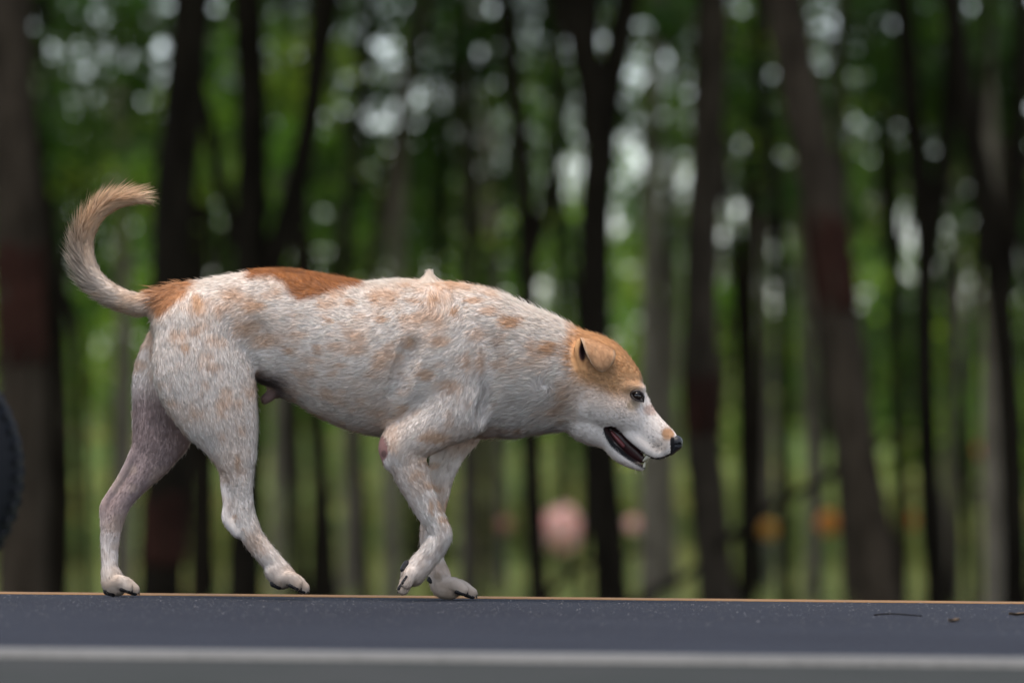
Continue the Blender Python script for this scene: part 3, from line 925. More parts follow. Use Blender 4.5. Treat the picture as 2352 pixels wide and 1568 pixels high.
def surface_nets(G, lo_, vox):
    sgn = G < 0
    nx, ny, nz = G.shape
    cnt = np.zeros((nx - 1, ny - 1, nz - 1), np.int8)
    for i in (0, 1):
        for j in (0, 1):
            for k in (0, 1):
                cnt += sgn[i:nx - 1 + i, j:ny - 1 + j, k:nz - 1 + k]
    act = (cnt > 0) & (cnt < 8)
    idx = -np.ones(act.shape, np.int64)
    cells = np.argwhere(act)
    idx[act] = np.arange(len(cells))
    acc = np.zeros((len(cells), 3)); num = np.zeros(len(cells))
    corners = [(i, j, k) for i in (0, 1) for j in (0, 1) for k in (0, 1)]
    for a in corners:
        for d in range(3):
            if a[d]: continue
            b = list(a); b[d] = 1
            va = G[cells[:, 0] + a[0], cells[:, 1] + a[1], cells[:, 2] + a[2]].astype(float)
            vb = G[cells[:, 0] + b[0], cells[:, 1] + b[1], cells[:, 2] + b[2]].astype(float)
            m = (va < 0) != (vb < 0)
            t = np.where(m, va / np.where(m, va - vb, 1), 0)
            p = np.tile(np.array(a, float), (len(cells), 1)); p[:, d] += t
            acc[m] += p[m]; num[m] += 1
    V = (cells + acc / num[:, None]) * vox + np.array(lo_)
    faces = []
    for d in range(3):
        e1, e2 = [(1, 2), (2, 0), (0, 1)][d]
        sl0 = [slice(None)] * 3; sl1 = [slice(None)] * 3
        sl0[d] = slice(0, G.shape[d] - 1); sl1[d] = slice(1, G.shape[d])
        A = sgn[tuple(sl0)]; B = sgn[tuple(sl1)]
        ch = np.argwhere(A != B)
        ok = (ch[:, e1] > 0) & (ch[:, e2] > 0) & (ch[:, e1] < G.shape[e1] - 1) & (ch[:, e2] < G.shape[e2] - 1)
        ch = ch[ok]
        inside = A[ch[:, 0], ch[:, 1], ch[:, 2]]
        q = []
        for o1, o2 in ((0, 0), (-1, 0), (-1, -1), (0, -1)):
            c = ch.copy(); c[:, e1] += o1; c[:, e2] += o2
            q.append(idx[c[:, 0], c[:, 1], c[:, 2]])
        q = np.stack(q, 1)
        q[~inside] = q[~inside][:, ::-1]
        faces.append(q)
    return V, np.vstack(faces)


def smooth_mesh(V, Q, it, lam=0.5):
    n = len(V)
    e0 = Q.ravel(); e1 = np.roll(Q, -1, axis=1).ravel()
    deg = np.bincount(e0, minlength=n) + np.bincount(e1, minlength=n)
    for s in range(it):
        f = lam if s % 2 == 0 else -lam * 0.98
        L = np.zeros_like(V)
        for d in range(3):
            L[:, d] = np.bincount(e0, V[e1, d], n) + np.bincount(e1, V[e0, d], n)
        V = V + f * (L / deg[:, None] - V)
    return V


def vnormals(V, Q):
    a = V[Q[:, 2]] - V[Q[:, 0]]; b = V[Q[:, 3]] - V[Q[:, 1]]
    fn = np.cross(a, b)
    N = np.zeros_like(V)
    for i in range(4):
        for d in range(3):
            N[:, d] += np.bincount(Q[:, i], fn[:, d], len(V))
    return N / (np.linalg.norm(N, axis=1)[:, None] + 1e-9), np.linalg.norm(fn, axis=1) / 2


def to_world(V):
    return PV(V[:, 0], V[:, 1], V[:, 2] * S)


# value noise
_lat = rng.random((64, 64, 64)).astype(np.float32)


def vnoise(p, scale):
    x = p / scale
    i = np.floor(x).astype(int); f = x - i; f = f * f * (3 - 2 * f)
    out = 0
    for a in (0, 1):
        for b in (0, 1):
            for c in (0, 1):
                w = (f[:, 0] if a else 1 - f[:, 0]) * (f[:, 1] if b else 1 - f[:, 1]) * (f[:, 2] if c else 1 - f[:, 2])
                out = out + w * _lat[(i[:, 0] + a) & 63, (i[:, 1] + b) & 63, (i[:, 2] + c) & 63]
    return out


def ss(a, b, x):
    t = np.clip((x - a) / (b - a), 0, 1)
    return t * t * (3 - 2 * t)


def poly_sd(x, y, poly):
    poly = np.array(poly, float)
    d = np.full(len(x), 1e9); ins = np.zeros(len(x), bool)
    for i in range(len(poly)):
        a = poly[i]; b = poly[(i + 1) % len(poly)]
        ab = b - a
        t = np.clip(((x - a[0]) * ab[0] + (y - a[1]) * ab[1]) / (ab @ ab), 0, 1)
        d = np.minimum(d, np.hypot(x - a[0] - t * ab[0], y - a[1] - t * ab[1]))
        c = (a[1] > y) != (b[1] > y)
        with np.errstate(divide='ignore', invalid='ignore'):
            xi = a[0] + (y - a[1]) * ab[0] / (ab[1] if abs(ab[1]) > 1e-9 else 1e-9)
        ins ^= c & (x < xi)
    return np.where(ins, -d, d)


def line_d(x, y, pl):
    d = np.full(len(x), 1e9)
    for i in range(len(pl) - 1):
        a = np.array(pl[i], float); ab = np.array(pl[i + 1], float) - a
        t = np.clip(((x - a[0]) * ab[0] + (y - a[1]) * ab[1]) / (ab @ ab), 0, 1)
        d = np.minimum(d, np.hypot(x - a[0] - t * ab[0], y - a[1] - t * ab[1]))
    return d


WHITE = np.array([0.90, 0.80, 0.73]); TAN = np.array([0.74, 0.46, 0.28]); RUST = np.array([0.44, 0.175, 0.055]); HEAD = np.array([0.60, 0.33, 0.155])
BLACK = np.array([0.012, 0.011, 0.012]); PINKSKIN = np.array([0.42, 0.27, 0.25]); CREAM = np.array([0.70, 0.52, 0.37])
SPOTS = [(455, 695, 14, 23, 1), (600, 704, 12, 9, .8), (744, 699, 9, 14, .6), (810, 696, 13, 9, .7), (868, 688, 9, 11, .7), (883, 732, 14, 7, .8), (761, 738, 10, 6, .8), (671, 806, 13, 9, .7), (832, 726, 9, 8, .5),
         (776, 796, 18, 12, .5), (737, 804, 9, 12, .6), (822, 804, 24, 12, .5), (788, 840, 12, 6, .7), (942, 784, 15, 12, .6), (1020, 782, 20, 11, .6), (1045, 710, 11, 8, .9), (1049, 652, 20, 13, .8), (993, 684, 14, 8, .8),
         (961, 689, 17, 6, .6), (983, 858, 20, 13, .75), (619, 782, 36, 16, .45), (546, 679, 24, 12, .55), (500, 780, 26, 12, .5), (560, 757, 28, 14, .55), (425, 797, 9, 8, .8), (490, 840, 18, 10, .5), (450, 758, 14, 8, .55),
         (1092, 690, 22, 7, .7), (1181, 741, 25, 13, .95), (1270, 801, 23, 15, 1.1), (1232, 797, 11, 14, .6), (1100, 768, 22, 16, .45), (1108, 828, 10, 26, .5), (1040, 882, 26, 14, .5), (931, 935, 9, 7, .8), (1000, 1003, 34, 12, .75),
         (1130, 715, 24, 10, .6), (960, 1085, 14, 9, .55), (975, 1058, 18, 8, .6), (985, 1112, 17, 8, .75), (990, 1160, 6, 15, .8), (1011, 1155, 9, 17, .8), (1020, 1192, 14, 7, .75), (945, 1100, 9, 7, .5), (1205, 985, 9, 6, .8),
         (520, 895, 14, 8, .5), (470, 880, 10, 7, .4), (545, 1062, 7, 18, .6), (508, 1000, 10, 12, .35), (553, 985, 12, 9, .4), (700, 770, 16, 10, .4), (905, 790, 12, 9, .4), (1300, 905, 9, 30, .5), (1290, 940, 10, 14, .45),
         (540, 1185, 6, 5, .7), (560, 1215, 5, 4, .5), (600, 1260, 4, 4, .4), (580, 700, 14, 22, .5), (640, 675, 10, 10, .5), (720, 830, 20, 9, .4), (860, 860, 16, 8, .35), (1150, 780, 12, 8, .4)]
BACK = [(575, 640), (578, 600), (640, 595), (760, 615), (842, 640), (838, 656), (775, 669), (722, 682), (690, 690), (672, 674), (655, 650), (630, 636)]
BACK_FAR = [(575, 660), (578, 600), (640, 595), (760, 615), (842, 640), (838, 700), (722, 715), (640, 690)]
TAILBASE = [(356, 640), (462, 630), (452, 652), (424, 676), (392, 702), (366, 726), (354, 700)]
HEADP = [(1331, 745), (1420, 740), (1500, 850), (1483, 872), (1476, 890), (1446, 912), (1412, 907), (1372, 888), (1342, 880), (1315, 856), (1301, 824), (1308, 790)]


def coat(V, N):
    x, y, q = V[:, 0], V[:, 1], V[:, 2]
    n1 = vnoise(V, 22); n2 = vnoise(V + 311, 60); n3 = vnoise(V + 77, 9)
    wob = (n1 - .5) * 14 + (n3 - .5) * 8
    far = q > 12
    c = np.tile(WHITE, (len(V), 1))

    def mixin(w, col):
        w = np.clip(w, 0, 1)[:, None]
        c[:] = c * (1 - w) + np.asarray(col) * w
    body = (x < 1330) & (y < 1320)
    mott = ss(.52, .80, n1 * .6 + n2 * .4 + (n3 - .5) * .18)
    up = 0.45 + 0.55 * ss(1100, 900, y)
    mixin(np.where(body, mott * .55 * up, 0), TAN)
    mixin(np.where(body, ss(.4, .75, n2) * .22, 0), TAN * 1.15)
    w = np.zeros(len(V))
    for sx, sy, rx, ry, st in SPOTS:
        ox = np.where(far, 17.0, 0.0); oy = np.where(far, 11.0, 0.0)
        d = np.sqrt(((x - sx - ox) / (rx * 1.15)) ** 2 + ((y - sy - oy) / (ry * 1.15)) ** 2) + (n3 - .5) * .5 + (n1 - .5) * .5
        w = np.maximum(w, (1 - ss(.55, 1.25, d)) * st)
    mixin(w, TAN * .95)
    # inner far hind leg: thin pinkish grey hair, with the body's shadow painted in
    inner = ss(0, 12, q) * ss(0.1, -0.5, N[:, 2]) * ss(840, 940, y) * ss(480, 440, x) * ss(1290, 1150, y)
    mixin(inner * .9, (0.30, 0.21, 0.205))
    mixin(ss(.25, .8, N[:, 1]) * ss(700, 640, x) * ss(560, 600, x) * ss(840, 880, y) * ss(960, 930, y), (0.12, 0.09, 0.09))  # darker on the down-facing belly and flank
    mixin(ss(.9, .5, np.hypot((x - 615) / 42, (y - 912) / 30)) * ss(40, 25, np.abs(q)), (0.26, 0.17, 0.15))
    # rusty back saddle and tail root
    sdn = poly_sd(x, y + wob * .4, BACK); sdf = poly_sd(x, y + wob * .4, BACK_FAR)
    mixin(ss(9, -7, np.where(q < 0, sdn, np.minimum(sdf, sdn))), RUST * (0.8 + .4 * n3[:, None]))
    mixin(ss(5, -5, poly_sd(x + wob * .3, y, TAILBASE)), RUST * (0.85 + .35 * n3[:, None]))
    mixin(ss(18, 0, poly_sd(x + wob * .3, y, TAILBASE)) * .35, TAN)
    # tail
    t = ss(650, 520, y) * ss(345, 330, x)
    mixin(np.where(x < 358, t, 0) * .95, np.array([0.68, 0.37, 0.17]) * (0.8 + .4 * n1[:, None]))
    mixin(np.where((x < 358) & (y < 760), ss(262, 320, x) * ss(520, 490, y), 0) * .75, CREAM)
    mixin(np.where((x < 350) & (y < 760), .25 + .2 * n1, 0), CREAM * 1.15)
    mixin(np.where((x < 300) & (y < 720), ss(690, 600, y) * .35, 0), np.array([0.5, 0.36, 0.24]))
    # head
    hd = poly_sd(x + wob * .35, y + wob * .35, HEADP)
    mixin(ss(12, -14, hd) * (1 - .35 * ss(1400, 1460, x) * ss(850, 900, y)), HEAD * (0.85 + .3 * n1[:, None]))
    mixin(ss(16, 2, hd) * .3 * (x > 1325), HEAD)
    mixin(np.where((x > 1310) & (x < 1470), ss(70, 5, hd) * .34, 0), HEAD * 1.25)
    mixin(ss(0, -40, hd) * ss(1345, 1330, x) * .5, RUST)
    mixin(np.where(x > 1400, (1 - ss(.5, 1.2, np.hypot((x - 1453) / 16, (y - 931) / 15))) * .6, 0), np.array([0.38, 0.26, 0.13]))
    mixin(np.where((x > 1475), (1 - ss(.5, 1.3, np.hypot((x - 1495) / 20, (y - 942) / 13))) * .6, 0), np.array([0.48, 0.28, 0.2]))
    mixin(np.where((x > 1500), (1 - ss(.6, 1.2, np.hypot((x - 1534) / 16, (y - 996) / 16) + (n3 - .5) * .4)) * .9, 0), np.array([0.45, 0.22, 0.09]))
    mixin(np.where((x > 1480), (1 - ss(.5, 1.2, np.hypot((x - 1518) / 26, (y - 1022) / 18))) * .35, 0), np.array([0.42, 0.27, 0.16]))
    mixin(np.where((x > 1470), (1 - ss(.4, 1.2, np.hypot((x - 1487) / 10, (y - 884) / 12))) * .7 * ss(34, 16, np.abs(q)), 0), WHITE)
    for fx, fy in ((1490, 1004), (1500, 1003), (1492, 1018), (1503, 1013), (1512, 1010), (1500, 1027), (1512, 1024), (1520, 1019), (1509, 1035), (1519, 1031), (1527, 1028)):
        mixin(np.where((x > 1470), ss(2.6, 1.0, np.hypot(x - fx, y - fy)) * .8, 0), (0.05, 0.035, 0.03))
    # dark lips
    low = [(1391, 986), (1397, 1004), (1408, 1022), (1426, 1037), (1447, 1052), (1470, 1066), (1489, 1074)]
    mixin(np.where(x > 1380, ss(7.5, 4.5, line_d(x, y, low)), 0), BLACK)
    upl = [(1391, 984), (1404, 981), (1420, 990), (1433, 1005), (1448, 1019), (1463, 1031), (1482, 1046), (1502, 1054), (1520, 1053), (1540, 1044)]
    mixin(np.where(x > 1380, ss(4.5, 2.2, line_d(x, y, upl)), 0), BLACK)
    mixin(np.where(x > 1540, 1, 0) * ss(1000, 1006, y), BLACK)
    mixin(np.where((x > 1380) & (x < 1500) & (y > 980), ss(3.5, 0, line_d(x, y, MOUTH) - 11.5), 0), (0.03, 0.012, 0.012))
    # eye rim
    er = np.hypot((x - 1464) / 17, (y - 908 - (x - 1464) * .22) / 12.5)
    mixin(np.where(x > 1440, ss(1.12, .9, er), 0), BLACK)
    # inside of the ear
    ei = np.hypot((x - 1338) / 9, (y - 808) / 22)
    mixin(np.where((x > 1320) & (x < 1352) & (y < 850), ss(1.2, .7, ei), 0), (0.06, 0.03, 0.03))
    # bare elbow callus
    mixin(np.where(q < -20, ss(1.15, .85, np.hypot((x - 878) / 13, (y - 1030) / 30) + (n3 - .5) * .3), 0), (0.33, 0.18, 0.16))
    mixin(np.where(q < -20, ss(1.1, .7, np.hypot((x - 882) / 7, (y - 1042) / 9)), 0) * .7, (0.10, 0.06, 0.055))
    # dirty paws
    mixin(ss(1270, 1350, y) * (.5 + .35 * n1), (0.46, 0.33, 0.23))
    mixin(np.where(y > 1060, ss(.5, .8, n1) * .35, 0), (0.50, 0.38, 0.30))
    mixin(np.where((y > 1200), (1 - ss(.4, 1.2, np.hypot((x - 1004) / 12, (y - 1322) / 11))) * .6, 0), (0.3, 0.2, 0.12))
    return c


def furlen(V):
    x, y, q = V[:, 0], V[:, 1], V[:, 2]
    er = np.hypot((x - 1464) / 20, (y - 908) / 15)
    m = np.ones(len(V))
    m[(x > 1440) & (er < 1)] = 0
    m[(x > 1380) & (y > 976) & (line_d(x, y, MOUTH) < 14)] = 0
    m[(x > 1538) & (y > 994)] = 0
    m[(x > 1320) & (x < 1353) & (y > 785) & (y < 850) & (q < 0)] *= .15
    m[(q < -20) & (np.hypot((x - 878) / 13, (y - 1030) / 30) < .95)] *= .12
    return m


LO, HI_ = (120.0, 440.0, -160.0), (1590.0, 1395.0, 160.0)
G, AX = build_field(list(CH.values()), LO, HI_, VOX)
BV, BQ = surface_nets(G, LO, VOX)
BV = smooth_mesh(BV, BQ, 4)
BV += 0.0
BN, BA = vnormals(BV, BQ)


def field_dirs(V):
    """hair flow and length, blended from the nearest body chains"""
    n = len(V)
    W = np.zeros(n); D = np.zeros((n, 3)); L = np.zeros(n)
    V32 = V.astype(np.float32)
    for nm, ch in CH.items():
        c = ch['c']
        mr = c[:, 3].max() + 60
        mn = c[:, :3].min(0) - mr; mx = c[:, :3].max(0) + mr
        sel = np.where(((V > mn) & (V < mx)).all(1))[0]
        if not len(sel): continue
        v = V32[sel]
        best = np.full(len(sel), 1e9); bd = np.zeros((len(sel), 3))
        for i in range(len(c) - 1):
            d, _ = seg_eval(v[:, 0], v[:, 1], v[:, 2], c[i], c[i + 1])
            m = d < best
            best[m] = d[m]
            t = c[i + 1][:3] - c[i][:3]; t = t / (np.linalg.norm(t) + 1e-9)
            bd[m] = t
        w = np.exp(-np.clip(best, 0, 80) / 7.0)
        W[sel] += w; D[sel] += bd * w[:, None]; L[sel] += w * ch.get('fur', 10)
    return D / (W[:, None] + 1e-9), L / (W + 1e-9)


BD, BL = field_dirs(BV)
BD[:, 1] += 0.28 * np.where((BV[:, 0] < 1330) & (BV[:, 1] < 1000), 1, 0)
BL *= furlen(BV)
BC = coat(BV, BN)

dog = empty('dog', tuple(P(760, 1374, 0.0)))
tag(dog, 'white dog with rusty tan patches walking along the road, head low', 'dog')


def skin_mat():
    k = NT('coat_skin')
    a = k.n('ShaderNodeAttribute', attribute_name='coat')
    k.l(a.outputs['Color'], k.b.inputs['Base Color'])
    k.b.inputs['Roughness'].default_value = 0.75; k.b.inputs['Specular IOR Level'].default_value = 0.2
    n = k.noise(900, 3, k.coords())
    k.bump(n.outputs[0], 0.4, 0.001)
    return k.m


def fur_mat():
    k = NT('fur_strands')
    a = k.n('ShaderNodeAttribute', attribute_name='coat'); nn = k.n('ShaderNodeAttribute', attribute_name='root_normal')
    df = k.n('ShaderNodeBsdfDiffuse'); k.l(a.outputs['Color'], df.inputs[0]); k.l(nn.outputs['Vector'], df.inputs['Normal'])
    tr = k.n('ShaderNodeBsdfTranslucent'); k.l(a.outputs['Color'], tr.inputs[0])
    gl = k.n('ShaderNodeBsdfGlossy'); gl.inputs['Roughness'].default_value = 0.5; gl.inputs[0].default_value = (1, 1, 1, 1); k.l(nn.outputs['Vector'], gl.inputs['Normal'])
    m1 = k.n('ShaderNodeMixShader'); m1.inputs[0].default_value = 0.3
    m2 = k.n('ShaderNodeMixShader'); m2.inputs[0].default_value = 0.03
    k.l(df.outputs[0], m1.inputs[1]); k.l(tr.outputs[0], m1.inputs[2])
    k.l(m1.outputs[0], m2.inputs[1]); k.l(gl.outputs[0], m2.inputs[2]); k.l(m2.outputs[0], k.out.inputs[0])
    k.t.nodes.remove(k.b)
    return k.m


M_SKIN, M_FUR = skin_mat(), fur_mat()
me = np_mesh('body', to_world(BV), BQ)
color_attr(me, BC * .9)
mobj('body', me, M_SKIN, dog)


def strands(V, N, A, Q, D, L, C, count, seed, width=1.15, liftk=1.0, fn=None, colfn=None):
    """grow thin blades on quads; returns world verts, tris, colours, normals"""
    r = np.random.default_rng(seed)
    dens = A * np.where(L[Q].mean(1) > .6, 1, 0)
    # camera-side faces get more strands only because the far flank repeats the same coat
    dens = dens * np.where(V[Q[:, 0], 2] > 25, .5, 1.0) * (1 + 7.0 / (L[Q].mean(1) + 4))
    f = r.choice(len(Q), count, p=dens / dens.sum())
    u = r.random((count, 1)); v = r.random((count, 1))
    q = Q[f]
    bil = lambda X: (X[q[:, 0]] * ((1 - u) * (1 - v)).reshape(-1, *[1] * (X.ndim - 1)) + X[q[:, 1]] * (u * (1 - v)).reshape(-1, *[1] * (X.ndim - 1))
                     + X[q[:, 2]] * (u * v).reshape(-1, *[1] * (X.ndim - 1)) + X[q[:, 3]] * ((1 - u) * v).reshape(-1, *[1] * (X.ndim - 1)))
    p = bil(V); n = bil(N); n /= np.linalg.norm(n, axis=1)[:, None] + 1e-9
    d = bil(D); l = bil(L) * r.uniform(.65, 1.2, count)
    # clumps: neighbours share a direction wobble
    w1 = np.stack([vnoise(p + o, 11) for o in (0, 500, 900)], 1) - .5
    w2 = np.stack([vnoise(p + o, 34) for o in (50, 550, 950)], 1) - .5
    d = d + w1 * .4 + w2 * .55 + r.normal(size=(count, 3)) * .10
    d -= n * (d * n).sum(1)[:, None]
    d /= np.linalg.norm(d, axis=1)[:, None] + 1e-9
    lift = 0.19 * liftk * r.uniform(.5, 1.5, count)
    stray = r.random(count) < .07
    lift = np.where(stray, lift + .35, lift); l = np.where(stray, l * 1.15, l)
    if fn is not None: p, n, d, l, lift = fn(p, n, d, l, lift, r)
    lift = lift[:, None]; l = l[:, None]
    rt = r.uniform(-1.35, 1.35, count)[:, None]
    s = np.cross(d, n); s = s * np.cos(rt) + n * np.sin(rt)
    wv = s * (width * (0.55 + l / 60) * r.uniform(.7, 1.2, (count, 1))) * .5
    p0 = p - n * .6
    p1 = p0 + (d * np.cos(lift * 1.2) + n * np.sin(lift * 1.2)) * l * .5
    p2 = p1 + (d * np.cos(lift * .55) + n * np.sin(lift * .55)) * l * .5
    pts = np.stack([p0 - wv, p0 + wv, p1 - wv * .8, p1 + wv * .8, p2], 1)
    tri = np.array([(0, 1, 3), (0, 3, 2), (2, 3, 4)])
    T = (np.arange(count)[:, None, None] * 5 + tri[None]).reshape(-1, 3)
    c = bil(C) if colfn is None else colfn(p - d * l.reshape(-1, 1) * .15 + r.normal(size=(count, 3)) * 1.9, n)
    br = (r.uniform(.9, 1.08, count) * (0.94 + .14 * vnoise(p + 40, 7)))[:, None]
    cc = np.stack([c * br * k for k in (.88, .88, .98, .98, 1.06)], 1)
    sn = n + r.normal(size=(count, 3)) * .22 + d * .10
    sn /= np.linalg.norm(sn, axis=1)[:, None]
    sn = np.repeat(sn, 5, axis=0)
    world_n = np.stack([sn[:, 0], sn[:, 2], -sn[:, 1]], 1)
    return to_world(pts.reshape(-1, 3)), T, np.clip(cc.reshape(-1, 3), 0, .9), world_n


TC = CH['tail']['c']


def style(p, n, d, l, lift, r):
    x, y = p[:, 0], p[:, 1]
    # tail: long feathering on the outer side of the curl
    tail = (x < 350) & (y < 760)
    ctr = np.array([300.0, 575.0])
    out = np.stack([x - ctr[0], y - ctr[1], np.zeros_like(x)], 1); out /= np.linalg.norm(out, axis=1)[:, None] + 1e-9
    o = (n * out).sum(1)
    tl = 17 + 42 * ss(-.1, .9, o) * ss(352, 290, x) * ss(740, 640, y) + 12 * ss(300, 330, x) * (y < 520)
    l = np.where(tail, tl * r.uniform(.6, 1.15, len(l)), l)
    lift = np.where(tail, lift + .35 * ss(-.1, .9, o), lift)
    # crest of the back stands up a little
    crest = ss(-.45, -.9, n[:, 1]) * ss(1010, 900, x) * ss(560, 620, x) * (y < 700)
    lift = lift + crest * .6
    # whorl in front of the saddle patch turns the hair forward
    wh = ss(45, 12, np.hypot(x - 672, y - 640)) * (y < 700)
    lift = lift + wh * .4
    neck = ss(1100, 1200, x) * ss(1330, 1290, x) * (y < 1020)
    l = l * (1 + .1 * neck); lift = lift + neck * .08
    # cowlick on the neck
    cx, cy = x - 1252, y - 888
    rr = np.hypot(cx, cy)
    w = (ss(40, 10, rr) * (p[:, 2] < 0))[:, None]
    sw = np.stack([-cy, cx, np.zeros_like(cx)], 1) / (rr[:, None] + 1e-6)
    d = d * (1 - w) + sw * w
    d -= n * (d * n).sum(1)[:, None]; d /= np.linalg.norm(d, axis=1)[:, None] + 1e-9
    return p, n, d, l, lift


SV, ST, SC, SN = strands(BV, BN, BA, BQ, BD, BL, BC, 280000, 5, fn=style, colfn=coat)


def add_strands(name, data, parent):
    sv, st, sc, sn = data
    me = np_mesh(name, sv, st)
    color_attr(me, sc)
    a = me.attributes.new('root_normal', 'FLOAT_VECTOR', 'POINT'); a.data.foreach_set('vector', sn.astype(np.float32).ravel())
    o = mobj(name, me, M_FUR, parent)
    o['kind'] = 'stuff'
    return o


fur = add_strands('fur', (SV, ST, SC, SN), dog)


# free hairs: tuft on the back, whiskers, lashes
def hairs(name, roots, mat, width):
    V, Fc = [], []
    for (p0, p1, p2, w) in roots:
        p0, p1, p2 = (np.array(v, float) for v in (p0, p1, p2))
        o = len(V)
        side = np.cross(p2 - p0, np.array([0.2, .1, 1.0])); side = side / (np.linalg.norm(side) + 1e-9) * w * .5
        N_ = 6
        for i in range(N_ + 1):
            t = i / N_
            c = (1 - t) ** 2 * p0 + 2 * t * (1 - t) * p1 + t * t * p2
            s = side * (1 - t * .85)
            V += [c - s, c + s]
        for i in range(N_):
            Fc.append((o + 2 * i, o + 2 * i + 1, o + 2 * i + 3, o + 2 * i + 2))
    V = np.array(V)
    o = mobj(name, np_mesh(name, to_world(V), np.array(Fc)), mat, dog)
    return o


r5 = np.random.default_rng(5)
tuft = []
for i in range(420):
    bx = 985 + r5.normal(0, 13); bq = r5.normal(0, 10) - 8
    by = 648 + abs(bq) * .05
    tuft.append(((bx, by, bq), (985 + (bx - 985) * .45, 638, bq * .5), (986 + r5.normal(0, 5), 617 + abs(r5.normal(0, 9)), bq * .3 + r5.normal(0, 4)), 1.0))
hairs('back_tuft', tuft, plain('tuft_hair', (0.74, 0.64, 0.54), 0.7, .2), 1)['kind'] = 'stuff'
wk = []
for (bx, by, ex, ey) in ((1487, 1010, 1452, 1016), (1494, 1013, 1458, 1012), (1497, 1016, 1479, 1046), (1500, 1022, 1470, 1040), (1505, 1030, 1474, 1052), (1512, 1034, 1482, 1068), (1518, 1036, 1500, 1062), (1445, 1066, 1420, 1082), (1460, 1074, 1462, 1094), (1475, 1078, 1478, 1096)):
    wk.append(((bx, by, -34 if by < 1050 else -14), ((bx + ex) / 2 - 2, (by + ey) / 2 - 8, -44), (ex, ey, -58), .42))
for i in range(0):
    wk.append(((1478 + r5.normal(0, 6), 884 + r5.normal(0, 5), -18 + r5.normal(0, 6)), (1492, 880, -24), (1500 + r5.normal(0, 3), 874 + r5.normal(0, 7), -26), .45))
M_WH = plain('whisker_hair', (0.6, 0.56, 0.5), 0.4, .5)
for w_ in wk: hairs('whisker', [w_], M_WH, 1)


# small solid parts from their own fields
def sdf_part(name, chains, mat, vox=1.2, cut=None, smooth=2):
    allc = np.vstack([c['c'] for c in chains])
    mr = allc[:, 3:5].max()
    lo_ = allc[:, :3].min(0) - mr - 4; hi_ = allc[:, :3].max(0) + mr + 4
    g, ax = build_field(chains, tuple(lo_), tuple(hi_), vox, cuts=False)
    if cut is not None:
        for (cx, cy, cq, cr) in cut:
            X = ax[0][:, None, None]; Y = ax[1][None, :, None]; Q = ax[2][None, None, :]
            g = -smin(-g, np.sqrt((X - cx) ** 2 + (Y - cy) ** 2 + (Q - cq) ** 2) - cr, 2)
    v, q = surface_nets(g, lo_, vox)
    v = smooth_mesh(v, q, smooth)
    return mobj(name, np_mesh(name, to_world(v), q), mat, dog)


def nose_mat():
    k = NT('nose_leather')
    k.b.inputs['Base Color'].default_value = (0.012, 0.012, 0.014, 1)
    k.b.inputs['Roughness'].default_value = 0.38
    v = k.n('ShaderNodeTexVoronoi'); v.inputs['Scale'].default_value = 900; k.l(k.coords(), v.inputs['Vector'])
    k.bump(v.outputs['Distance'], 0.5, 0.0008)
    return k.m


sdf_part('nose', [chain([(1548, 1008, 0, 9, 17), (1556, 1012, 0, 11.5, 17), (1557, 1022, 0, 11, 15)], 1), chain([(1546, 1028, 0, 13, 15), (1541, 1038, 0, 8, 12)], 6), chain([(1553, 1016, -10, 10, 9), (1554, 1018, 10, 10, 9)], 5)],
         nose_mat(), 1.0, cut=[(1560, 1021, -15, 4.5), (1553, 1022, -19, 3.5), (1560, 1021, 15, 4.5), (1553, 1022, 19, 3.5)])
M_EYE = plain('eye_dark', (0.016, 0.009, 0.006), 0.16, 0.5, 0.2)
for q in (-1, 1):
    sdf_part('eye', [chain([(1463, 908.5, q * 46.5, 9.3, 8.6), (1466, 910, q * 46, 9.3, 8.6)], 1)], M_EYE, .8)
M_LID = plain('eyelid', (0.03, 0.02, 0.016), 0.5)
for q in (-1, 1):
    sdf_part('eyelid', [chain([(1450, 903, q * 50, 2.5, 3), (1456, 899, q * 55, 2.8, 3), (1465, 897.5, q * 56.5, 2.8, 3), (1474, 903, q * 52, 2.6, 3), (1478, 913, q * 46, 2.2, 3), (1478, 922, q * 42, 1.8, 2.4)], 1), chain([(1450, 904, q * 50, 2.2, 2.6), (1455, 914, q * 54, 2.0, 2.4), (1464, 919, q * 53, 2.0, 2.4), (1478, 922, q * 43, 1.8, 2.2)], 1)], M_LID, .9)
sdf_part('mouth_lining', [chain([(1402, 986, 0, 14, 13), (1430, 1012, 0, 17, 13), (1455, 1036, 0, 15, 11), (1474, 1054, 0, 9, 8)], 1)], plain('mouth_flesh', (0.035, 0.010, 0.010), 0.35, .5))
sdf_part('tongue', [chain([(1404, 992, -3, 6, 15), (1419, 1009, -3, 7.5, 16), (1432, 1023, -3, 6, 13)], 1)], plain('tongue_flesh', (0.22, 0.065, 0.065), 0.3, .5))  # tongue red darkened to stand for the shade inside the mouth
M_TOOTH = plain('tooth', (0.46, 0.42, 0.32), 0.3, .5)
for q in (-1, 1):
    sdf_part('tooth', [chain([(1493, 1044, q * 15, 5, 4), (1485, 1051, q * 15.5, 4.2, 3.4), (1477, 1058, q * 15, 1.6, 1.6)], 1)], M_TOOTH, .8)
    sdf_part('tooth', [chain([(1479, 1071, q * 11, 3.4, 3), (1480, 1066, q * 11.5, 2.6, 2.6), (1481, 1062, q * 12, 1.4, 1.4)], 1)], M_TOOTH, .8)
M_PAD = plain('paw_pad', (0.014, 0.012, 0.013), 0.65, .4)
M_CLAW = plain('claw', (0.035, 0.026, 0.022), 0.4, .5)


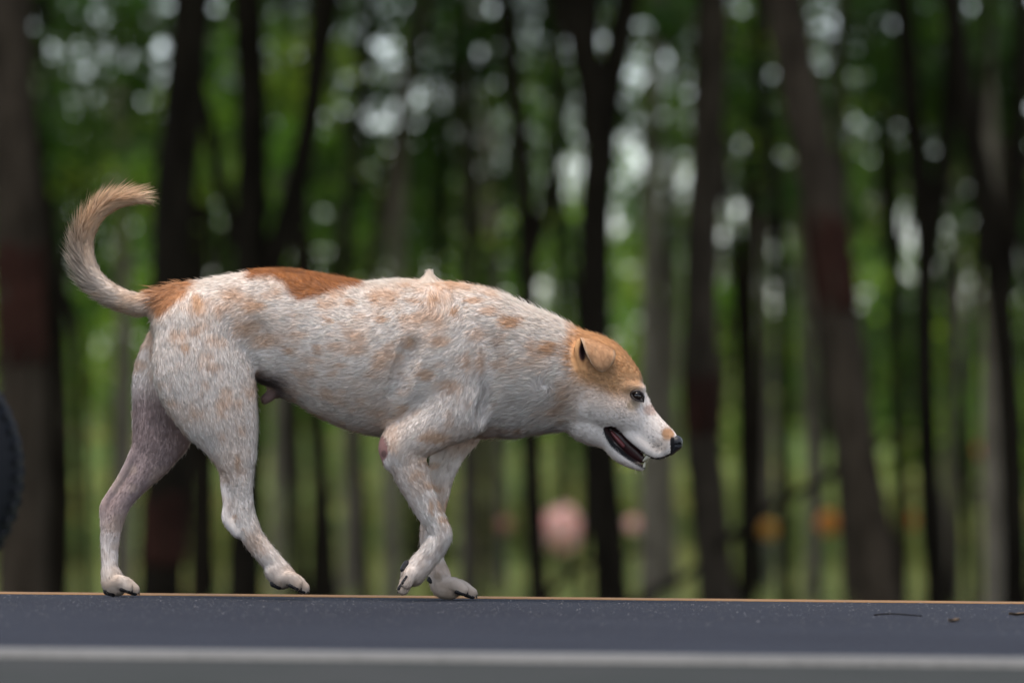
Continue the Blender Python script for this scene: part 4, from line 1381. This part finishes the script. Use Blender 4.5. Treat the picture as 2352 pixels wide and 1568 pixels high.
def paw_bits(a, b, q0, spread, under, heel, hr, droop):
    """black pads under toes and heel plus claws; under = unit (x,y) toward the pad side"""
    a = np.array(a, float); b = np.array(b, float); u = np.array(under, float)
    f = (b - a) / np.linalg.norm(b - a)
    for i in range(4):
        o = (i - 1.5) * spread
        ext = 1.0 if i in (1, 2) else .66
        e = a + (b - a) * ext
        p0 = e - f * 13 + u * 8.5; p1 = e + f * 4 + u * 8.0
        sdf_part('paw_pad', [chain([(p0[0], p0[1], q0 + o, 5.5, 8.5), (p1[0], p1[1], q0 + o, 5, 7.5)], 1)], M_PAD, 1.6)
        c0 = e + f * 9 - u * 1; c1 = e + f * (14 + droop) + u * 3.5; c2 = e + f * (16 + droop) + u * 7.5
        sdf_part('claw', [chain([(c0[0], c0[1], q0 + o, 3.2, 2.8), (c1[0], c1[1], q0 + o, 2.5, 2.2), (c2[0], c2[1], q0 + o, 1.5, 1.5)], 1, 2)], M_CLAW, 1.2)
    h = np.array(heel, float)
    sdf_part('paw_pad', [chain([(h[0] - f[0] * 6, h[1] - f[1] * 6, q0, hr, 15), (h[0] + f[0] * 8, h[1] + f[1] * 8, q0, hr * .9, 17)], 1)], M_PAD, 1.8)


paw_bits((652, 1326), (697, 1349), -56, 17, (-.35, .94), (634, 1342), 9, -2)
paw_bits((262, 1338), (307, 1353), 58, 17, (0, 1), (252, 1358), 10, -2)
paw_bits((952, 1312), (926, 1352), -72, 16, (-.85, -.5), (931, 1300), 9, -3)
paw_bits((1022, 1340), (1083, 1361), 70, 17, (-.1, 1), (1018, 1362), 11, -2)
sdf_part('carpal_pad', [chain([(987, 1330, 62, 7, 6), (990, 1334, 60, 6, 6)], 1)], M_PAD, 1.4)


# ears: folded flaps with thickness
def ear(sgn):
    rows = [  # base -> fold -> tip ; each row runs from the rear edge to the front edge (x, y, q)
        [(1344, 800, 52), (1362, 800, 50), (1382, 806, 48), (1402, 818, 46)],
        [(1334, 786, 70), (1356, 786, 64), (1381, 795, 60), (1404, 810, 56)],
        [(1333, 777, 84), (1358, 781, 81), (1386, 792, 76), (1411, 806, 68)],
        [(1337, 785, 95), (1362, 793, 95), (1389, 805, 89), (1413, 815, 77)],
        [(1345, 808, 100), (1365, 815, 102), (1390, 821, 96), (1411, 826, 83)],
        [(1357, 831, 99), (1372, 838, 102), (1389, 840, 98), (1404, 836, 87)],
        [(1371, 847, 96), (1379, 852, 97), (1386, 852, 95), (1393, 847, 90)]]
    g = np.array([crom(np.array(r, float), 6) for r in rows])
    g = np.stack([crom(g[:, j], 5) for j in range(g.shape[1])], 1)
    g[..., 2] *= sgn
    nr, nc = g.shape[:2]
    du = np.gradient(g, axis=0); dv = np.gradient(g, axis=1)
    n = np.cross(dv, du); n /= np.linalg.norm(n, axis=2)[..., None] + 1e-9
    if (n[nr // 2 + 8, nc // 2, 2] * sgn) < 0: n = -n
    th = 2.3
    A = (g + n * th).reshape(-1, 3); B = (g - n * th).reshape(-1, 3)
    V = np.vstack([A, B]); m = nr * nc
    Fc = []
    I = lambda i, j: i * nc + j
    flip = np.dot(np.cross(dv[5, 5], du[5, 5]), n[5, 5]) > 0
    for i in range(nr - 1):
        for j in range(nc - 1):
            f = (I(i, j), I(i, j + 1), I(i + 1, j + 1), I(i + 1, j))
            if not flip: f = f[::-1]
            Fc.append(f); Fc.append(tuple(m + k for k in f[::-1]))
    ring_ = [I(0, j) for j in range(nc)] + [I(i, nc - 1) for i in range(1, nr)] + [I(nr - 1, j) for j in range(nc - 2, -1, -1)] + [I(i, 0) for i in range(nr - 2, 0, -1)]
    for k in range(len(ring_)):
        a_, b_ = ring_[k], ring_[(k + 1) % len(ring_)]
        Fc.append((a_, m + a_, m + b_, b_) if flip else (a_, b_, m + b_, m + a_))
    Fc = np.array(Fc)
    V = smooth_mesh(V, Fc, 2)
    N, Ar = vnormals(V, Fc)
    n3 = vnoise(V, 9)[:, None]
    edge = np.zeros(len(V))
    e_ = np.zeros((nr, nc)); e_[:, :2] = 1; e_[-2:, :] = 1; e_[:, -2:] = .6; e_[:10, :] *= 0
    edge = np.concatenate([e_.ravel(), e_.ravel()])[:, None]
    C = np.array([0.60, 0.34, 0.18]) * (.85 + .3 * n3) * (1 - edge * .6) + np.array([0.78, 0.58, 0.40]) * edge * .6
    C[m:] = np.array([0.16, 0.08, 0.06])
    me = np_mesh('ear', to_world(V), Fc)
    color_attr(me, C)
    o = mobj('ear', me, M_SKIN, dog)
    D = np.concatenate([du.reshape(-1, 3)] * 2); D /= np.linalg.norm(D, axis=1)[:, None] + 1e-9
    L = np.concatenate([np.full(m, 6.0), np.full(m, 0.0)])
    add_strands('ear_fur', strands(V, N, Ar, Fc, D, L, C, 9000, 21, width=1.0, liftk=.8), o)


ear(-1)
ear(1)
